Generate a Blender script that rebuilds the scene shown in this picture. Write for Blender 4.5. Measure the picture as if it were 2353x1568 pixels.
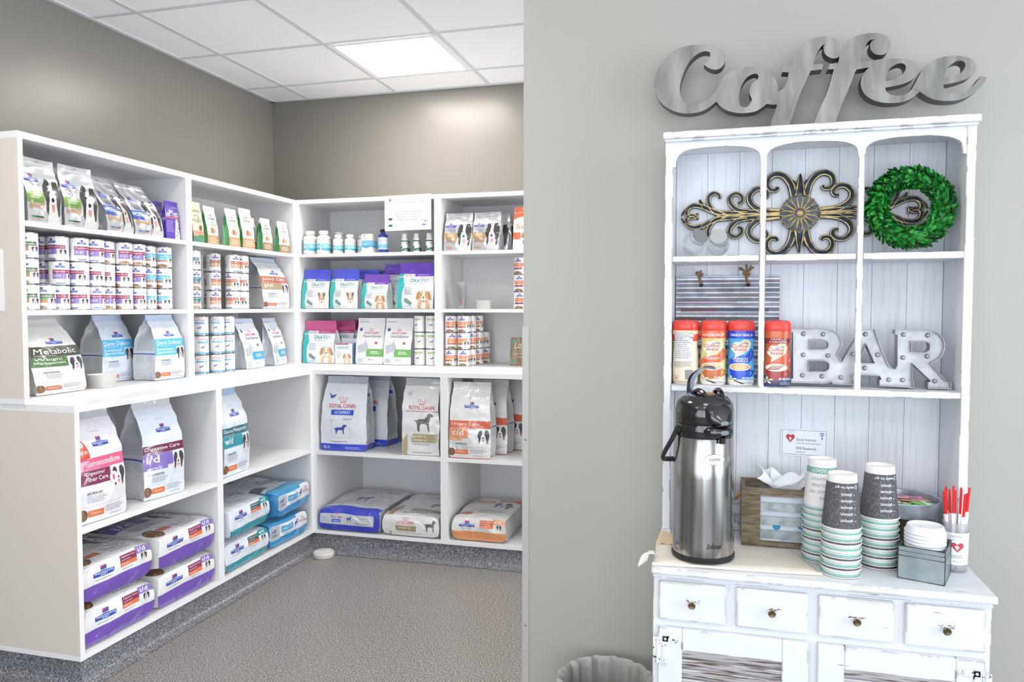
import bpy, bmesh, math, random
from math import sin, cos, pi, radians as R
from mathutils import Vector as V, Matrix, noise
from mathutils.geometry import tessellate_polygon
for o in list(bpy.data.objects): bpy.data.objects.remove(o)
SC = bpy.context.scene; COL = SC.collection
CH = 1.43                      # camera height above the floor
# ------------------------------------------------------------------ camera
cam = bpy.data.objects.new('camera', bpy.data.cameras.new('camera')); COL.objects.link(cam)
cam.location = (0, 0, CH); cam.rotation_euler = (R(90 - 2.56), 0, R(15.3))
cam.data.sensor_width = 36; cam.data.lens = 1746 / 2353 * 36; cam.data.clip_start = .02
SC.camera = cam
# ------------------------------------------------------------------ world, lights, exposure
w = bpy.data.worlds.new('daylight'); SC.world = w; w.use_nodes = True
w.node_tree.nodes['Background'].inputs[0].default_value = (.80, .90, 1, 1)
w.node_tree.nodes['Background'].inputs[1].default_value = 2.0
def area(name, loc, rot, sx, sy, power, col=(1, 1, 1)):
    l = bpy.data.lights.new(name, 'AREA'); l.shape = 'RECTANGLE'; l.size = sx; l.size_y = sy; l.energy = power; l.color = col
    o = bpy.data.objects.new(name, l); COL.objects.link(o); o.location = loc; o.rotation_euler = rot
    return o
SC.view_settings.view_transform = 'Standard'; SC.view_settings.look = 'None'
SC.view_settings.gamma = 1; SC.view_settings.use_curve_mapping = False
SC.view_settings.exposure = 0.07
# daylight through the windows behind the camera, plus an added corridor fill
area('daylight_rear', (-.3, -2.35, 1.35), (R(110), 0, 0), 4.6, 2.0, 74, (.87, .92, 1))
area('fill_corridor', (2.85, 3.4, 1.15), (0, R(112), 0), 2.0, 1.6, 78, (.97, .98, 1))  # no known window here: added to brighten the ceiling and left shelving
area('daylight_right', (2.85, .3, 1.6), (0, R(104), 0), 2.0, 2.0, 44, (.86, .93, 1))
LAMP = 25.0                    # emission of the ceiling troffers
# ------------------------------------------------------------------ helpers
def lin(h):
    h = h.lstrip('#'); c = [int(h[i:i+2], 16) / 255 for i in (0, 2, 4)]
    return tuple((x / 12.92 if x <= .04045 else ((x + .055) / 1.055) ** 2.4) for x in c) + (1,)
MATS = {}
def mat(name, col='ffffff', rough=.5, metal=0, bump=0, bscale=40, emit=0, alpha=1, trans=0, coat=0, stretch=None, mix=None, mscale=20, mlo=.45, mhi=.6, spec=.5, mstretch=None, dist=.002, ior=1.45):
    if name in MATS: return MATS[name]
    m = bpy.data.materials.new(name); m.use_nodes = True; MATS[name] = m
    nt = m.node_tree; b = nt.nodes['Principled BSDF']; I = b.inputs
    I['Base Color'].default_value = lin(col); I['Roughness'].default_value = rough; I['Metallic'].default_value = metal
    I['Specular IOR Level'].default_value = spec; I['Transmission Weight'].default_value = trans; I['Alpha'].default_value = alpha
    I['Coat Weight'].default_value = coat; I['Coat Roughness'].default_value = .12; I['IOR'].default_value = ior
    if emit: I['Emission Color'].default_value = lin(col); I['Emission Strength'].default_value = emit
    m.diffuse_color = lin(col)
    def nz(scale, st):
        tc = nt.nodes.new('ShaderNodeTexCoord'); mp = nt.nodes.new('ShaderNodeMapping'); n = nt.nodes.new('ShaderNodeTexNoise')
        nt.links.new(tc.outputs['Object'], mp.inputs[0]); nt.links.new(mp.outputs[0], n.inputs['Vector'])
        if st: mp.inputs['Scale'].default_value = st
        n.inputs['Scale'].default_value = scale; n.inputs['Detail'].default_value = 4
        return n
    if bump:
        n = nz(bscale, stretch); bp = nt.nodes.new('ShaderNodeBump'); bp.inputs['Strength'].default_value = bump; bp.inputs['Distance'].default_value = dist
        nt.links.new(n.outputs[0], bp.inputs['Height']); nt.links.new(bp.outputs[0], I['Normal'])
    if mix:
        n = nz(mscale, mstretch); r = nt.nodes.new('ShaderNodeMapRange'); r.inputs[1].default_value = mlo; r.inputs[2].default_value = mhi
        x = nt.nodes.new('ShaderNodeMix'); x.data_type = 'RGBA'
        nt.links.new(n.outputs[0], r.inputs[0]); nt.links.new(r.outputs[0], x.inputs['Factor'])
        x.inputs['A'].default_value = lin(col); x.inputs['B'].default_value = lin(mix); nt.links.new(x.outputs['Result'], I['Base Color'])
    return m
def worn(name, col='e2e4e8', brown='5d4030', grain=(3, 40, 40)):
    """painted wood, rubbed through to brown along its edges and in sparse scratches"""
    if name in MATS: return MATS[name]
    m = mat(name, col, .42); nt = m.node_tree; L = nt.links.new; N = nt.nodes.new
    b = nt.nodes['Principled BSDF']
    tc = N('ShaderNodeTexCoord'); bev = N('ShaderNodeBevel'); bev.samples = 4; bev.inputs[0].default_value = .0026
    g = N('ShaderNodeNewGeometry'); d = N('ShaderNodeVectorMath'); d.operation = 'DOT_PRODUCT'
    L(bev.outputs[0], d.inputs[0]); L(g.outputs['Normal'], d.inputs[1])
    e = N('ShaderNodeMapRange'); e.inputs[1].default_value = .990; e.inputs[2].default_value = .972; L(d.outputs['Value'], e.inputs[0])
    n = N('ShaderNodeTexNoise'); n.inputs['Scale'].default_value = 15; n.inputs['Detail'].default_value = 7; L(tc.outputs['Object'], n.inputs['Vector'])
    nr = N('ShaderNodeMapRange'); nr.inputs[1].default_value = .515; nr.inputs[2].default_value = .53; L(n.outputs[0], nr.inputs[0])
    mu = N('ShaderNodeMath'); mu.operation = 'MULTIPLY'; L(e.outputs[0], mu.inputs[0]); L(nr.outputs[0], mu.inputs[1])
    mp = N('ShaderNodeMapping'); mp.inputs['Scale'].default_value = grain; L(tc.outputs['Object'], mp.inputs[0])
    n2 = N('ShaderNodeTexNoise'); n2.inputs['Scale'].default_value = 4; n2.inputs['Detail'].default_value = 6; L(mp.outputs[0], n2.inputs['Vector'])
    s2 = N('ShaderNodeMapRange'); s2.inputs[1].default_value = .715; s2.inputs[2].default_value = .75; L(n2.outputs[0], s2.inputs[0])
    mx = N('ShaderNodeMath'); mx.operation = 'MAXIMUM'; L(mu.outputs[0], mx.inputs[0]); L(s2.outputs[0], mx.inputs[1])
    x = N('ShaderNodeMix'); x.data_type = 'RGBA'; L(mx.outputs[0], x.inputs['Factor'])
    x.inputs['A'].default_value = lin(col); x.inputs['B'].default_value = lin(brown); L(x.outputs['Result'], b.inputs['Base Color'])
    bp = N('ShaderNodeBump'); bp.inputs['Strength'].default_value = .12; bp.inputs['Distance'].default_value = .001
    L(n2.outputs[0], bp.inputs['Height']); L(bp.outputs[0], b.inputs['Normal'])
    return m
def film(m, k=.8, kb=.22):
    """crinkled plastic film: creases catch the light on the clear outer skin"""
    nt = m.node_tree
    if 'crease' in nt.nodes: return m
    N = nt.nodes.new; L = nt.links.new; b = nt.nodes['Principled BSDF']; tc = N('ShaderNodeTexCoord'); n = N('ShaderNodeTexNoise'); n.name = 'crease'
    n.inputs['Scale'].default_value = 11; n.inputs['Detail'].default_value = 2.5; n.inputs['Distortion'].default_value = 1.2; n.noise_type = 'RIDGED_MULTIFRACTAL'
    L(tc.outputs['Object'], n.inputs['Vector'])
    for st, dst in ((k, 'Coat Normal'), (kb, 'Normal')):
        bp = N('ShaderNodeBump'); bp.inputs['Strength'].default_value = st; bp.inputs['Distance'].default_value = .022; L(n.outputs[0], bp.inputs['Height']); L(bp.outputs[0], b.inputs[dst])
    b.inputs['Coat Roughness'].default_value = .07; return m
def ink(col, kind='paper'):
    k = 'print_%s_%s' % (kind, col)
    if kind == 'film': return film(mat(k, col, .30, coat=.85))
    if kind == 'silver': return film(mat(k, col, .30, .30, coat=.8), 1.0, .26)
    if kind == 'foil': return film(mat(k, col, .22, .50, coat=.9), 1.0, .4)
    if kind == 'plastic': return mat(k, col, .25, coat=.3)
    if kind == 'metal': return mat(k, col, .35, .6)
    return mat(k, col, .5)
def tag(o, label=None, cat=None, group=None, kind=None):
    if label: o['label'] = label
    if cat: o['category'] = cat
    if group: o['group'] = group
    if kind: o['kind'] = kind
    return o
def thing(name, label, cat, group=None, loc=(0, 0, 0), rz=0):
    o = bpy.data.objects.new(name, None); COL.objects.link(o); o.location = loc; o.rotation_euler = (0, 0, rz); o.empty_display_size = .05
    return tag(o, label, cat, group)
def copy_tree(o, parent=None, label=None):
    c = o.copy(); COL.objects.link(c); c.parent = parent
    for ch in [k for k in bpy.data.objects if k.parent == o]: copy_tree(ch, c)
    if label: c['label'] = label
    return c
class MB:
    def __init__(s): s.v = []; s.f = []; s.mi = []; s.sm = []; s.mats = []
    def mid(s, m):
        if m not in s.mats: s.mats.append(m)
        return s.mats.index(m)
    def add(s, vs, fs, m, smooth=False, M=None):
        b = len(s.v); s.v += [tuple(M @ V(p)) if M else tuple(p) for p in vs]; k = s.mid(m)
        for f in fs: s.f.append([b + i for i in f]); s.mi.append(k); s.sm.append(smooth)
        return s
    def box(s, x0, y0, z0, x1, y1, z1, m, M=None, ch=0):
        if ch:
            vs = []; c = ch
            bm = bmesh.new(); bmesh.ops.create_cube(bm, size=1)
            for v in bm.verts: v.co = V(((x0+x1)/2 + v.co.x*(x1-x0), (y0+y1)/2 + v.co.y*(y1-y0), (z0+z1)/2 + v.co.z*(z1-z0)))
            bmesh.ops.bevel(bm, geom=bm.edges[:], offset=c, segments=2, affect='EDGES', profile=.5)
            vs = [v.co.copy() for v in bm.verts]; fs = [[v.index for v in f.verts] for f in bm.faces]; bm.free()
            return s.add(vs, fs, m, False, M)
        vs = [(x, y, z) for z in (z0, z1) for y in (y0, y1) for x in (x0, x1)]
        return s.add(vs, [(0,2,3,1),(4,5,7,6),(0,1,5,4),(2,6,7,3),(0,4,6,2),(1,3,7,5)], m, False, M)
    def lathe(s, prof, m, n=32, M=None, smooth=True, caps=True, sq=0, c=(0, 0), sy=1):
        vs = []; fs = []
        for r, z in prof:
            for k in range(n):
                a = 2*pi*k/n; q = r * (1 if not sq else (abs(cos(a))**(2+sq) + abs(sin(a))**(2+sq)) ** (-1/(2+sq)))
                vs.append((c[0] + q*cos(a), c[1] + q*sin(a)*sy, z))
        for j in range(len(prof)-1):
            for k in range(n):
                k2 = (k+1) % n; fs.append((j*n+k, j*n+k2, (j+1)*n+k2, (j+1)*n+k))
        s.add(vs, fs, m, smooth, M)
        if caps:
            b = len(prof)-1
            if prof[0][0] > 1e-4: s.add(vs[:n], [tuple(range(n))[::-1]], m, False, M)
            if prof[b][0] > 1e-4: s.add(vs[b*n:], [tuple(range(n))], m, False, M)
        return s
    def tube(s, pts, r, m, n=8, M=None, closed=False, flat=1, cap=True):
        pts = [V(p) for p in pts]; L = len(pts); rs = r if isinstance(r, (list, tuple)) else [r]*L
        vs = []; fs = []; up = None
        for i, p in enumerate(pts):
            t = (pts[(i+1) % L] - pts[i-1]) if closed else (pts[min(i+1, L-1)] - pts[max(i-1, 0)])
            t = t.normalized() if t.length > 1e-9 else V((0, 0, 1))
            if up is None: up = V((0, 1, 0)) if abs(t.y) < .9 else V((1, 0, 0))
            a = t.cross(up).normalized(); b = a.cross(t).normalized(); up = b
            for k in range(n):
                g = 2*pi*k/n; vs.append(p + a*cos(g)*rs[i] + b*sin(g)*rs[i]*flat)
        for i in range(L if closed else L-1):
            j = (i+1) % L
            for k in range(n): fs.append((i*n+k, i*n+(k+1) % n, j*n+(k+1) % n, j*n+k))
        s.add(vs, fs, m, True, M)
        if cap and not closed:
            s.add(vs[:n], [tuple(range(n))], m, True, M); s.add(vs[-n:], [tuple(range(n))], m, True, M)
        return s
    def prism(s, pts, d0, d1, m, ax='y', M=None, m2=None, smooth=False):
        """2D outline (a,b) extruded from d0 to d1 along ax"""
        P = (lambda a, b, d: (a, d, b)) if ax == 'y' else ((lambda a, b, d: (a, b, d)) if ax == 'z' else (lambda a, b, d: (d, a, b)))
        n = len(pts); tr = tessellate_polygon([[V((a, b, 0)) for a, b in pts]])
        vs = [P(a, b, d0) for a, b in pts] + [P(a, b, d1) for a, b in pts]
        s.add(vs, [tuple(t) for t in tr] + [tuple(i + n for i in t) for t in tr], m, False, M)
        s.add(vs, [(i, (i+1) % n, n + (i+1) % n, n + i) for i in range(n)], m2 or m, smooth, M)
        return s
    def surf(s, fn, nu, nv, m, smooth=True, u0=0, u1=1, v0=0, v1=1, M=None):
        vs = [fn(u0 + (u1-u0)*i/nu, v0 + (v1-v0)*j/nv) for j in range(nv+1) for i in range(nu+1)]
        fs = [f for j in range(nv) for i in range(nu) for f in ((j*(nu+1)+i, j*(nu+1)+i+1, (j+1)*(nu+1)+i+1), (j*(nu+1)+i, (j+1)*(nu+1)+i+1, (j+1)*(nu+1)+i))]
        return s.add(vs, fs, m, smooth, M)
    def decal(s, fn, nu, nv, art, kind='paper', eps=.0005, ur=(0, 1), vr=(0, 1), flip=False, M=None, step=.00005):
        """prints an Art on the surface fn, cut along the surface's own triangles so that it lies exactly on them"""
        P = {}
        def node(i, j):
            if (i, j) not in P:
                u, v = i/nu, j/nv; h = .25; hu, hv = h/nu, h/nv; p = V(fn(u, v))
                a = V(fn(min(u+hu, 1), v)) - V(fn(max(u-hu, 0), v)); b = V(fn(u, min(v+hv, 1))) - V(fn(u, max(v-hv, 0)))
                n = a.cross(b); n = n.normalized() if n.length > 1e-12 else V((0, -1, 0)); P[i, j] = (p, -n if flip else n)
            return P[i, j]
        def at(u, v, lay):
            x, y = u*nu, v*nv; i = min(max(int(math.floor(x + 1e-7)), 0), nu-1); j = min(max(int(math.floor(y + 1e-7)), 0), nv-1); a, b = x-i, y-j
            if a >= b: w_ = ((node(i, j), 1-a), (node(i+1, j), a-b), (node(i+1, j+1), b))
            else: w_ = ((node(i, j), 1-b), (node(i, j+1), b-a), (node(i+1, j+1), a))
            p = V((0, 0, 0)); n = V((0, 0, 0))
            for (q, m_), k in w_: p += q*k; n += m_*k
            return p + n*(eps + lay*step)
        for lay, (col, polys) in enumerate(art.items):
            loc = {}; vs = []; fs = []
            for poly in polys:
                out = [[(ur[0] + (ur[1]-ur[0])*a, vr[0] + (vr[1]-vr[0])*b) for a, b in poly]]
                for c in ((1, 0, 0, -1), (1, 0, 1, 1), (0, 1, 0, -1), (0, 1, 1, 1)):      # keep inside the unit square
                    nxt = []
                    for q in out:
                        A, B = split(q, c[0], c[1], c[2]); k = A if c[3] > 0 else B
                        if k: nxt.append(k)
                    out = nxt
                for ca, cb in ((nu, 0), (0, nv), (nu, -nv)):
                    nxt = []
                    for q in out:
                        d = [ca*p[0] + cb*p[1] for p in q]; rest = q
                        for k in range(int(math.floor(min(d)))+1, int(math.ceil(max(d)))):
                            A, B = split(rest, ca, cb, k)
                            if A: nxt.append(A)
                            rest = B
                            if not rest: break
                        if rest: nxt.append(rest)
                    out = nxt
                for q in out:
                    ids = []
                    for a, b in q:
                        k = (round(a, 5), round(b, 5))
                        if k not in loc: loc[k] = len(vs); vs.append(at(a, b, lay))
                        if loc[k] not in ids: ids.append(loc[k])
                    if len(ids) > 2: fs.append(ids)
            if fs: s.add(vs, fs, ink(col, kind), True, M)
        return s
    def build(s, name, parent=None, loc=None):
        me = bpy.data.meshes.new(name); me.from_pydata(s.v, [], s.f)
        for m in s.mats: me.materials.append(m)
        me.polygons.foreach_set('material_index', s.mi); me.polygons.foreach_set('use_smooth', s.sm); me.update()
        if any(s.sm): me.set_sharp_from_angle(angle=R(38))
        o = bpy.data.objects.new(name, me); COL.objects.link(o)
        if parent: o.parent = parent
        if loc: o.location = loc
        return o
def split(q, ca, cb, c):
    A = []; B = []; n = len(q); D = [ca*p[0] + cb*p[1] - c for p in q]
    for i in range(n):
        p, dp, r, dr = q[i], D[i], q[(i+1) % n], D[(i+1) % n]
        if dp <= 1e-9: A.append(p)
        if dp >= -1e-9: B.append(p)
        if (dp < -1e-9 and dr > 1e-9) or (dp > 1e-9 and dr < -1e-9):
            t = dp/(dp-dr); x = (p[0]+(r[0]-p[0])*t, p[1]+(r[1]-p[1])*t); A.append(x); B.append(x)
    return (A if len(A) > 2 and min(D) < -1e-9 else None), (B if len(B) > 2 and max(D) > 1e-9 else None)
TXT = {}
def glyphs(t, bold=0):
    k = (t, bold)
    if k not in TXT:
        cu = bpy.data.curves.new('t', 'FONT'); cu.body = t; cu.resolution_u = 2; cu.offset = bold; cu.fill_mode = 'FRONT'
        o = bpy.data.objects.new('t', cu); me = bpy.data.meshes.new_from_object(o)
        vs = [v.co for v in me.vertices]; tr = [[(vs[i].x, vs[i].y) for i in p.vertices] for p in me.polygons]
        xs = [v.x for v in vs] or [0, 1]; ys = [v.y for v in vs] or [0, 1]
        TXT[k] = (tr, min(xs), min(ys), max(xs), max(ys))
        bpy.data.objects.remove(o); bpy.data.curves.remove(cu); bpy.data.meshes.remove(me)
    return TXT[k]
class Art:
    """flat artwork in a unit square: a list of (ink colour, polygons), later ones on top"""
    def __init__(s): s.items = []; s.T = (0, 0, 1, 1)
    def p(s, a, b): x0, y0, x1, y1 = s.T; return (x0 + (x1-x0)*a, y0 + (y1-y0)*b)
    def put(s, col, polys): s.items.append((col, [[s.p(*q) for q in pl] for pl in polys])); return s
    def win(s, *t): s.T = t if t else (0, 0, 1, 1); return s
    def rect(s, x0, y0, x1, y1, col): return s.put(col, [[(x0, y0), (x1, y0), (x1, y1), (x0, y1)]])
    def poly(s, pts, col):
        tr = tessellate_polygon([[V((a, b, 0)) for a, b in pts]]); return s.put(col, [[pts[i] for i in t] for t in tr])
    def ell(s, cx, cy, rx, ry, col, n=16):
        return s.put(col, [[(cx + rx*cos(2*pi*k/n), cy + ry*sin(2*pi*k/n)) for k in range(n)]])
    def text(s, t, x0, y0, x1, y1, col, b=.0, sh=0):
        tr, a0, b0, a1, b1 = glyphs(t, b); W = a1-a0; H = b1-b0
        return s.put(col, [[(x0 + (x1-x0)*((x-a0)/W + sh*(y-b0)/H), y0 + (y1-y0)*(y-b0)/H) for x, y in q] for q in tr])
    def lines(s, x0, y0, x1, y1, n, col, seed=1):
        rd = random.Random(seed); out = []
        for i in range(n):
            y = y1 - (y1-y0)*(i+.5)/n; h = (y1-y0)/n*.22; x = x0; e = x0 + (x1-x0)*rd.uniform(.75, 1)
            while x < e:
                q = min(e, x + (x1-x0)*rd.uniform(.08, .22)); out.append([(x, y-h), (q, y-h), (q, y+h), (x, y+h)]); x = q + (x1-x0)*.025
        return s.put(col, out)
    def outline(s, x0, y0, x1, y1, t, col, ty=None):
        ty = ty or t
        return s.put(col, [[(x0, y0), (x1, y0), (x1, y0+ty), (x0, y0+ty)], [(x0, y1-ty), (x1, y1-ty), (x1, y1), (x0, y1)], [(x0, y0), (x0+t, y0), (x0+t, y1), (x0, y1)], [(x1-t, y0), (x1, y0), (x1, y1), (x1-t, y1)]])
# ---- small artworks shared by the packaging
def collie(A, x0, y0, x1, y1):
    o = A.T; a = A.p(x0, y0); b = A.p(x1, y1); A.T = (*a, *b)
    A.poly([(.14, 0), (.2, .25), (.28, .55), (.34, .85), (.66, .86), (.78, .55), (.86, .25), (.92, 0)], 'dddbda')
    A.poly([(.06, .6), (.1, .82), (.22, .97), (.36, .95), (.42, .86), (.40, .70), (.33, .62), (.30, .46), (.28, .30), (.22, .16), (.14, .28), (.17, .45)], '3b393d')
    A.poly([(.60, .86), (.66, .97), (.82, .98), (.96, .82), (.97, .62), (.9, .42), (.86, .2), (.78, .14), (.72, .34), (.70, .52), (.62, .66), (.58, .76)], '403e42')
    A.ell(.49, .52, .085, .05, '2a282b', 8); A.poly([(.42, .42), (.60, .42), (.58, .28), (.50, .25), (.44, .30)], 'd98b93'); A.ell(.39, .69, .035, .022, '1c1a1c', 6); A.ell(.62, .69, .035, .022, '1c1a1c', 6)
    A.T = o; return A
def pup(A, x0, y0, x1, y1, c='d9a878', patch=False, tongue=True):
    o = A.T; a = A.p(x0, y0); b = A.p(x1, y1); A.T = (*a, *b); d = 'e8e4df' if patch else c
    A.poly([(.15, 0), (.12, .2), (.25, .45), (.75, .45), (.9, .2), (.88, 0)], d)
    A.poly([(.36, 0), (.36, .32), (.64, .32), (.64, 0)], 'efebe6')
    ear = '7a5a44' if patch else 'c08a58'
    if patch: A.poly([(.18, .95), (.3, .98), (.36, .8), (.24, .72)], ear); A.poly([(.82, .95), (.7, .98), (.64, .8), (.76, .72)], ear)
    else: A.poly([(.3, .92), (.12, .82), (.02, .52), (.14, .42), (.3, .6)], ear); A.poly([(.7, .92), (.88, .82), (.98, .52), (.86, .42), (.7, .6)], ear)
    A.ell(.5, .66, .24, .28, 'c99a72' if patch else c); A.poly([(.44, .92), (.56, .92), (.6, .6), (.66, .45), (.5, .36), (.34, .45), (.4, .6)], 'efe6da')
    A.ell(.5, .58, .06, .04, '2c2624', 8); A.ell(.38, .72, .03, .025, '2c2220', 6); A.ell(.62, .72, .03, .025, '2c2220', 6)
    if tongue: A.poly([(.44, .45), (.56, .45), (.55, .33), (.46, .33)], 'dd8f98')
    A.T = o; return A
def hound(A, x0, y0, x1, y1, col='33409a'):
    o = A.T; a = A.p(x0, y0); b = A.p(x1, y1); A.T = (*a, *b)
    A.poly([(0, .62), (.12, .58), (.2, .66), (.55, .68), (.66, .8), (.7, .95), (.82, 1), (.98, .88), (.96, .8), (.84, .78), (.8, .6), (.76, .45), (.76, .05), (.82, 0), (.7, 0), (.68, .35), (.6, .42), (.36, .42), (.3, .3), (.26, .06), (.3, 0), (.18, 0), (.16, .28), (.12, .5), (.02, .56)], col)
    A.T = o; return A
def ribbon(A, x0, y0, x1, y1, logo=True):
    """small square emblem above a waved blue ribbon"""
    m = (x0+x1)/2; q = (x1-x0)*.15; h = y1-y0
    if logo:
        A.rect(m-q, y1+.2*h, m+q, y1+1.0*h, '2f49a5'); A.poly([(m-q, y1+1.0*h), (m+q, y1+1.0*h), (m-q, y1+.45*h)], 'd5403f')
        A.text("Hill's", m-q, y1+.02*h, m+q, y1+.16*h, '555555')
    A.poly([(x0, y0+.1*h), (m, y0-.05*h), (x1, y0+.1*h), (x1, y1-.1*h), (m, y1+.05*h), (x0, y1-.1*h)], '2b46a8')
    A.text('PRESCRIPTION', x0+.06*(x1-x0), y0+.5*h, x1-.06*(x1-x0), y0+.84*h, 'f4f6fb'); A.text('DIET', m-q*1.1, y0+.12*h, m+q*1.1, y0+.42*h, 'f4f6fb')
    return A
def kibble(A, cx, cy, rx, ry, seed=3):
    A.ell(cx, cy, rx, ry, '6b4a34'); rd = random.Random(seed); out = []
    for i in range(22):
        a = rd.uniform(0, 6.28); r = rd.random()**.5*.85; x = cx + rx*r*cos(a); y = cy + ry*r*sin(a); out.append([(x + rx*.16*cos(k*1.05), y + ry*.16*sin(k*1.05)) for k in range(6)])
    A.put('a47c5a', out[::2]); A.put('86603f', out[1::2]); return A
def hill(band, bcol, sub, scol, mini='', tagcol='e0703f', subw=.62, sub2='', bh=(.50, .60), bx=.05, bx1=.9):
    A = Art(); A.ell(.14, .80, .06, .022, 'd4d6da'); ribbon(A, .36, .665, .72, .705)
    A.lines(.42, .79, .66, .80, 1, 'b0b2b6')
    A.rect(0, bh[0], 1, bh[1], bcol); h = bh[1]-bh[0]; A.text(band, bx, bh[0]+.27*h, bx1, bh[0]+.8*h, 'f3efee')
    A.lines(bx, bh[0]+.08*h, .55, bh[0]+.18*h, 1, 'd8ccd0')
    y0 = bh[0]-.13; A.rect(0, y0, subw, bh[0]-.003, scol)
    if sub2: A.text(sub, bx, y0+.075, subw-.12, y0+.115, 'f4f2f2'); A.text(sub2, bx, y0+.03, subw-.06, y0+.068, 'f4f2f2')
    else: A.text(sub, bx+.02, y0+.04, min(subw-.1, bx+.3), y0+.115, 'f6f4f6', .01)
    if mini: A.rect(0, y0-.032, subw-.14, y0, scol); A.text(mini, bx+.02, y0-.025, bx+.26, y0-.005, 'f4f2f2')
    A.ell(bx+.06, y0-.07, .035, .018, '9aa0a6'); A.ell(bx+.06, y0-.07, .028, .014, 'e4e4e6'); A.lines(.16, y0-.1, .52, y0-.05, 1, '8d9096'); A.lines(.16, y0-.16, .58, y0-.095, 4, 'a9acb0')
    collie(A, .68, y0-.1, .98, y0+.115)
    kibble(A, .06, .085, .09, .05); A.rect(.16, .06, .46, .115, tagcol); A.text('Canine', .2, .08, .4, .1, 'f6e6dc'); A.lines(.5, .07, .95, .13, 3, 'a4a8ae'); A.lines(.6, .03, .95, .05, 1, 'b4b8be')
    A.rect(.0, .15, 1, .153, 'b8b9bd')
    return A
def sack_end(c1, c1t, tag1='862f52', tagt='Digestive Care', bandh=.42, big='i/d'):
    A = Art(); A.rect(0, 0, 1, bandh, c1); A.poly([(0, bandh), (.5, bandh+.03), (1, bandh), (1, bandh-.06), (0, bandh-.06)], c1)
    ribbon(A, .14, .60, .42, .74); A.lines(.17, .50, .42, .56, 1, 'a6a8ae')
    A.rect(.52, .72, .77, .93, tag1); A.text(tagt, .54, .83, .75, .9, 'eadfe4'); A.lines(.54, .75, .72, .8, 1, 'd8c6ce'); A.rect(.52, .60, .77, .72, 'df7548'); A.lines(.54, .63, .70, .68, 1, 'f2d8c6')
    A.rect(.77, .80, 1, 1, c1t); A.text(big, .80, .84, .92, .97, 'f3f1f7', .01); collie(A, .83, .54, .93, .78); A.lines(.55, .5, .75, .55, 1, 'b0b2b8')
    return A
def sack_top(c1, tag1, big, name):
    A = Art(); kibble(A, .12, .12, .1, .1); A.rect(.24, .1, .42, .18, 'd9693f'); A.lines(.5, .05, .9, .2, 4, '9da2ab')
    A.rect(0, .44, .62, .60, c1); A.text(big, .1, .46, .4, .57, 'e4e0ee', .01); A.rect(0, .60, 1, .72, tag1); A.text(name, .06, .63, .9, .7, 'd8c4ce'); collie(A, .66, .25, .98, .58); ribbon(A, .36, .8, .7, .85)
    A.lines(.1, .28, .58, .4, 4, 'a8adb5'); return A
def crown(A, cx, cy, w, h, col='c8323c'):
    for i in range(5):
        a = (i-2)/2; A.ell(cx + a*w*.5, cy + h*(.5-.12*a*a), w*.05, h*.1, col, 7); A.ell(cx + a*w*.40, cy + h*(.22-.12*a*a), w*.05, h*.1, col, 7)
        A.ell(cx + a*w*.30, cy - h*(.06+.1*a*a), w*.045, h*.09, col, 7)
    A.poly([(cx-w*.3, cy-h*.3), (cx+w*.3, cy-h*.3), (cx+w*.27, cy-h*.42), (cx-w*.27, cy-h*.42)], col); return A
def royal(A, x0, y0, x1, y1, col='c8323c', sh=0):
    h = y1-y0; crown(A, (x0+x1)/2, y1+h*.85, (x1-x0)*.36, h*1.4, col); A.text('ROYAL CANIN', x0, y0, x1, y1, col, .01, sh); return A
# ================================================================== the room
def struct(mb, name, parent=None):
    o = mb.build(name, parent)
    if not parent: o['kind'] = 'structure'
    return o
wl = mat('paint_taupe', '7d7a75', .30, bump=.08, bscale=160, dist=.001)
wc = mat('paint_grey', 'acaaa2', .45, bump=.06, bscale=160, dist=.001)
white_c = mat('ceiling_tile', 'f3f4f6', .8, bump=.15, bscale=220, dist=.001)
grid_m = mat('ceiling_grid', 'cdd0d3', .5)
def speckle(name, base, dark, light, rough):
    m = mat(name, base, rough); nt = m.node_tree; N = nt.nodes.new; L = nt.links.new
    tc = N('ShaderNodeTexCoord'); n = N('ShaderNodeTexNoise'); n.inputs['Scale'].default_value = 165; n.inputs['Detail'].default_value = 3; L(tc.outputs['Object'], n.inputs['Vector'])
    r = N('ShaderNodeValToRGB'); e = r.color_ramp.elements; e[0].position = .36; e[0].color = lin(dark); e[1].position = .64; e[1].color = lin(light)
    x = e.new(.5); x.color = lin(base); L(n.outputs[0], r.inputs[0]); L(r.outputs[0], nt.nodes['Principled BSDF'].inputs['Base Color'])
    return m
fl = speckle('floor_vinyl', '827e7b', '54514f', 'b2aea9', .34)
cv = speckle('cove_vinyl', '73757a', '4e5056', '9fa1a5', .30)
CZ = CH + 1.368
struct(MB().box(-3.1, -2.6, -.1, 3.1, 4.75, 0, fl), 'floor')
c = struct(MB().box(-3.1, -2.6, CZ, 3.1, 4.75, CZ + .1, white_c), 'ceiling')
g = MB()
gx = [-2.625 + .622*k for k in range(10)]; gy = [4.227 - .611*k for k in range(12)]
for x in gx: g.box(x-.012, -2.6, CZ-.004, x+.012, 4.535, CZ+.002, grid_m)
for y in gy: g.box(-2.9, y-.012, CZ-.003, 3.0, y+.012, CZ+.002, grid_m)
g.box(-2.9, 4.51, CZ-.006, 3.0, 4.535, CZ, grid_m); g.box(-2.9, -2.6, CZ-.006, -2.875, 4.535, CZ, grid_m)
g.build('ceiling_grid', c)
struct(MB().box(-3.02, -2.6, 0, -2.9, 4.655, CZ, wl), 'wall_left')
struct(MB().box(-2.9, 4.535, 0, 3.0, 4.655, CZ, wl), 'wall_back')
struct(MB().box(-.569, 2.21, 0, 3.0, 2.33, CZ, wc), 'wall_coffee')
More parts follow.
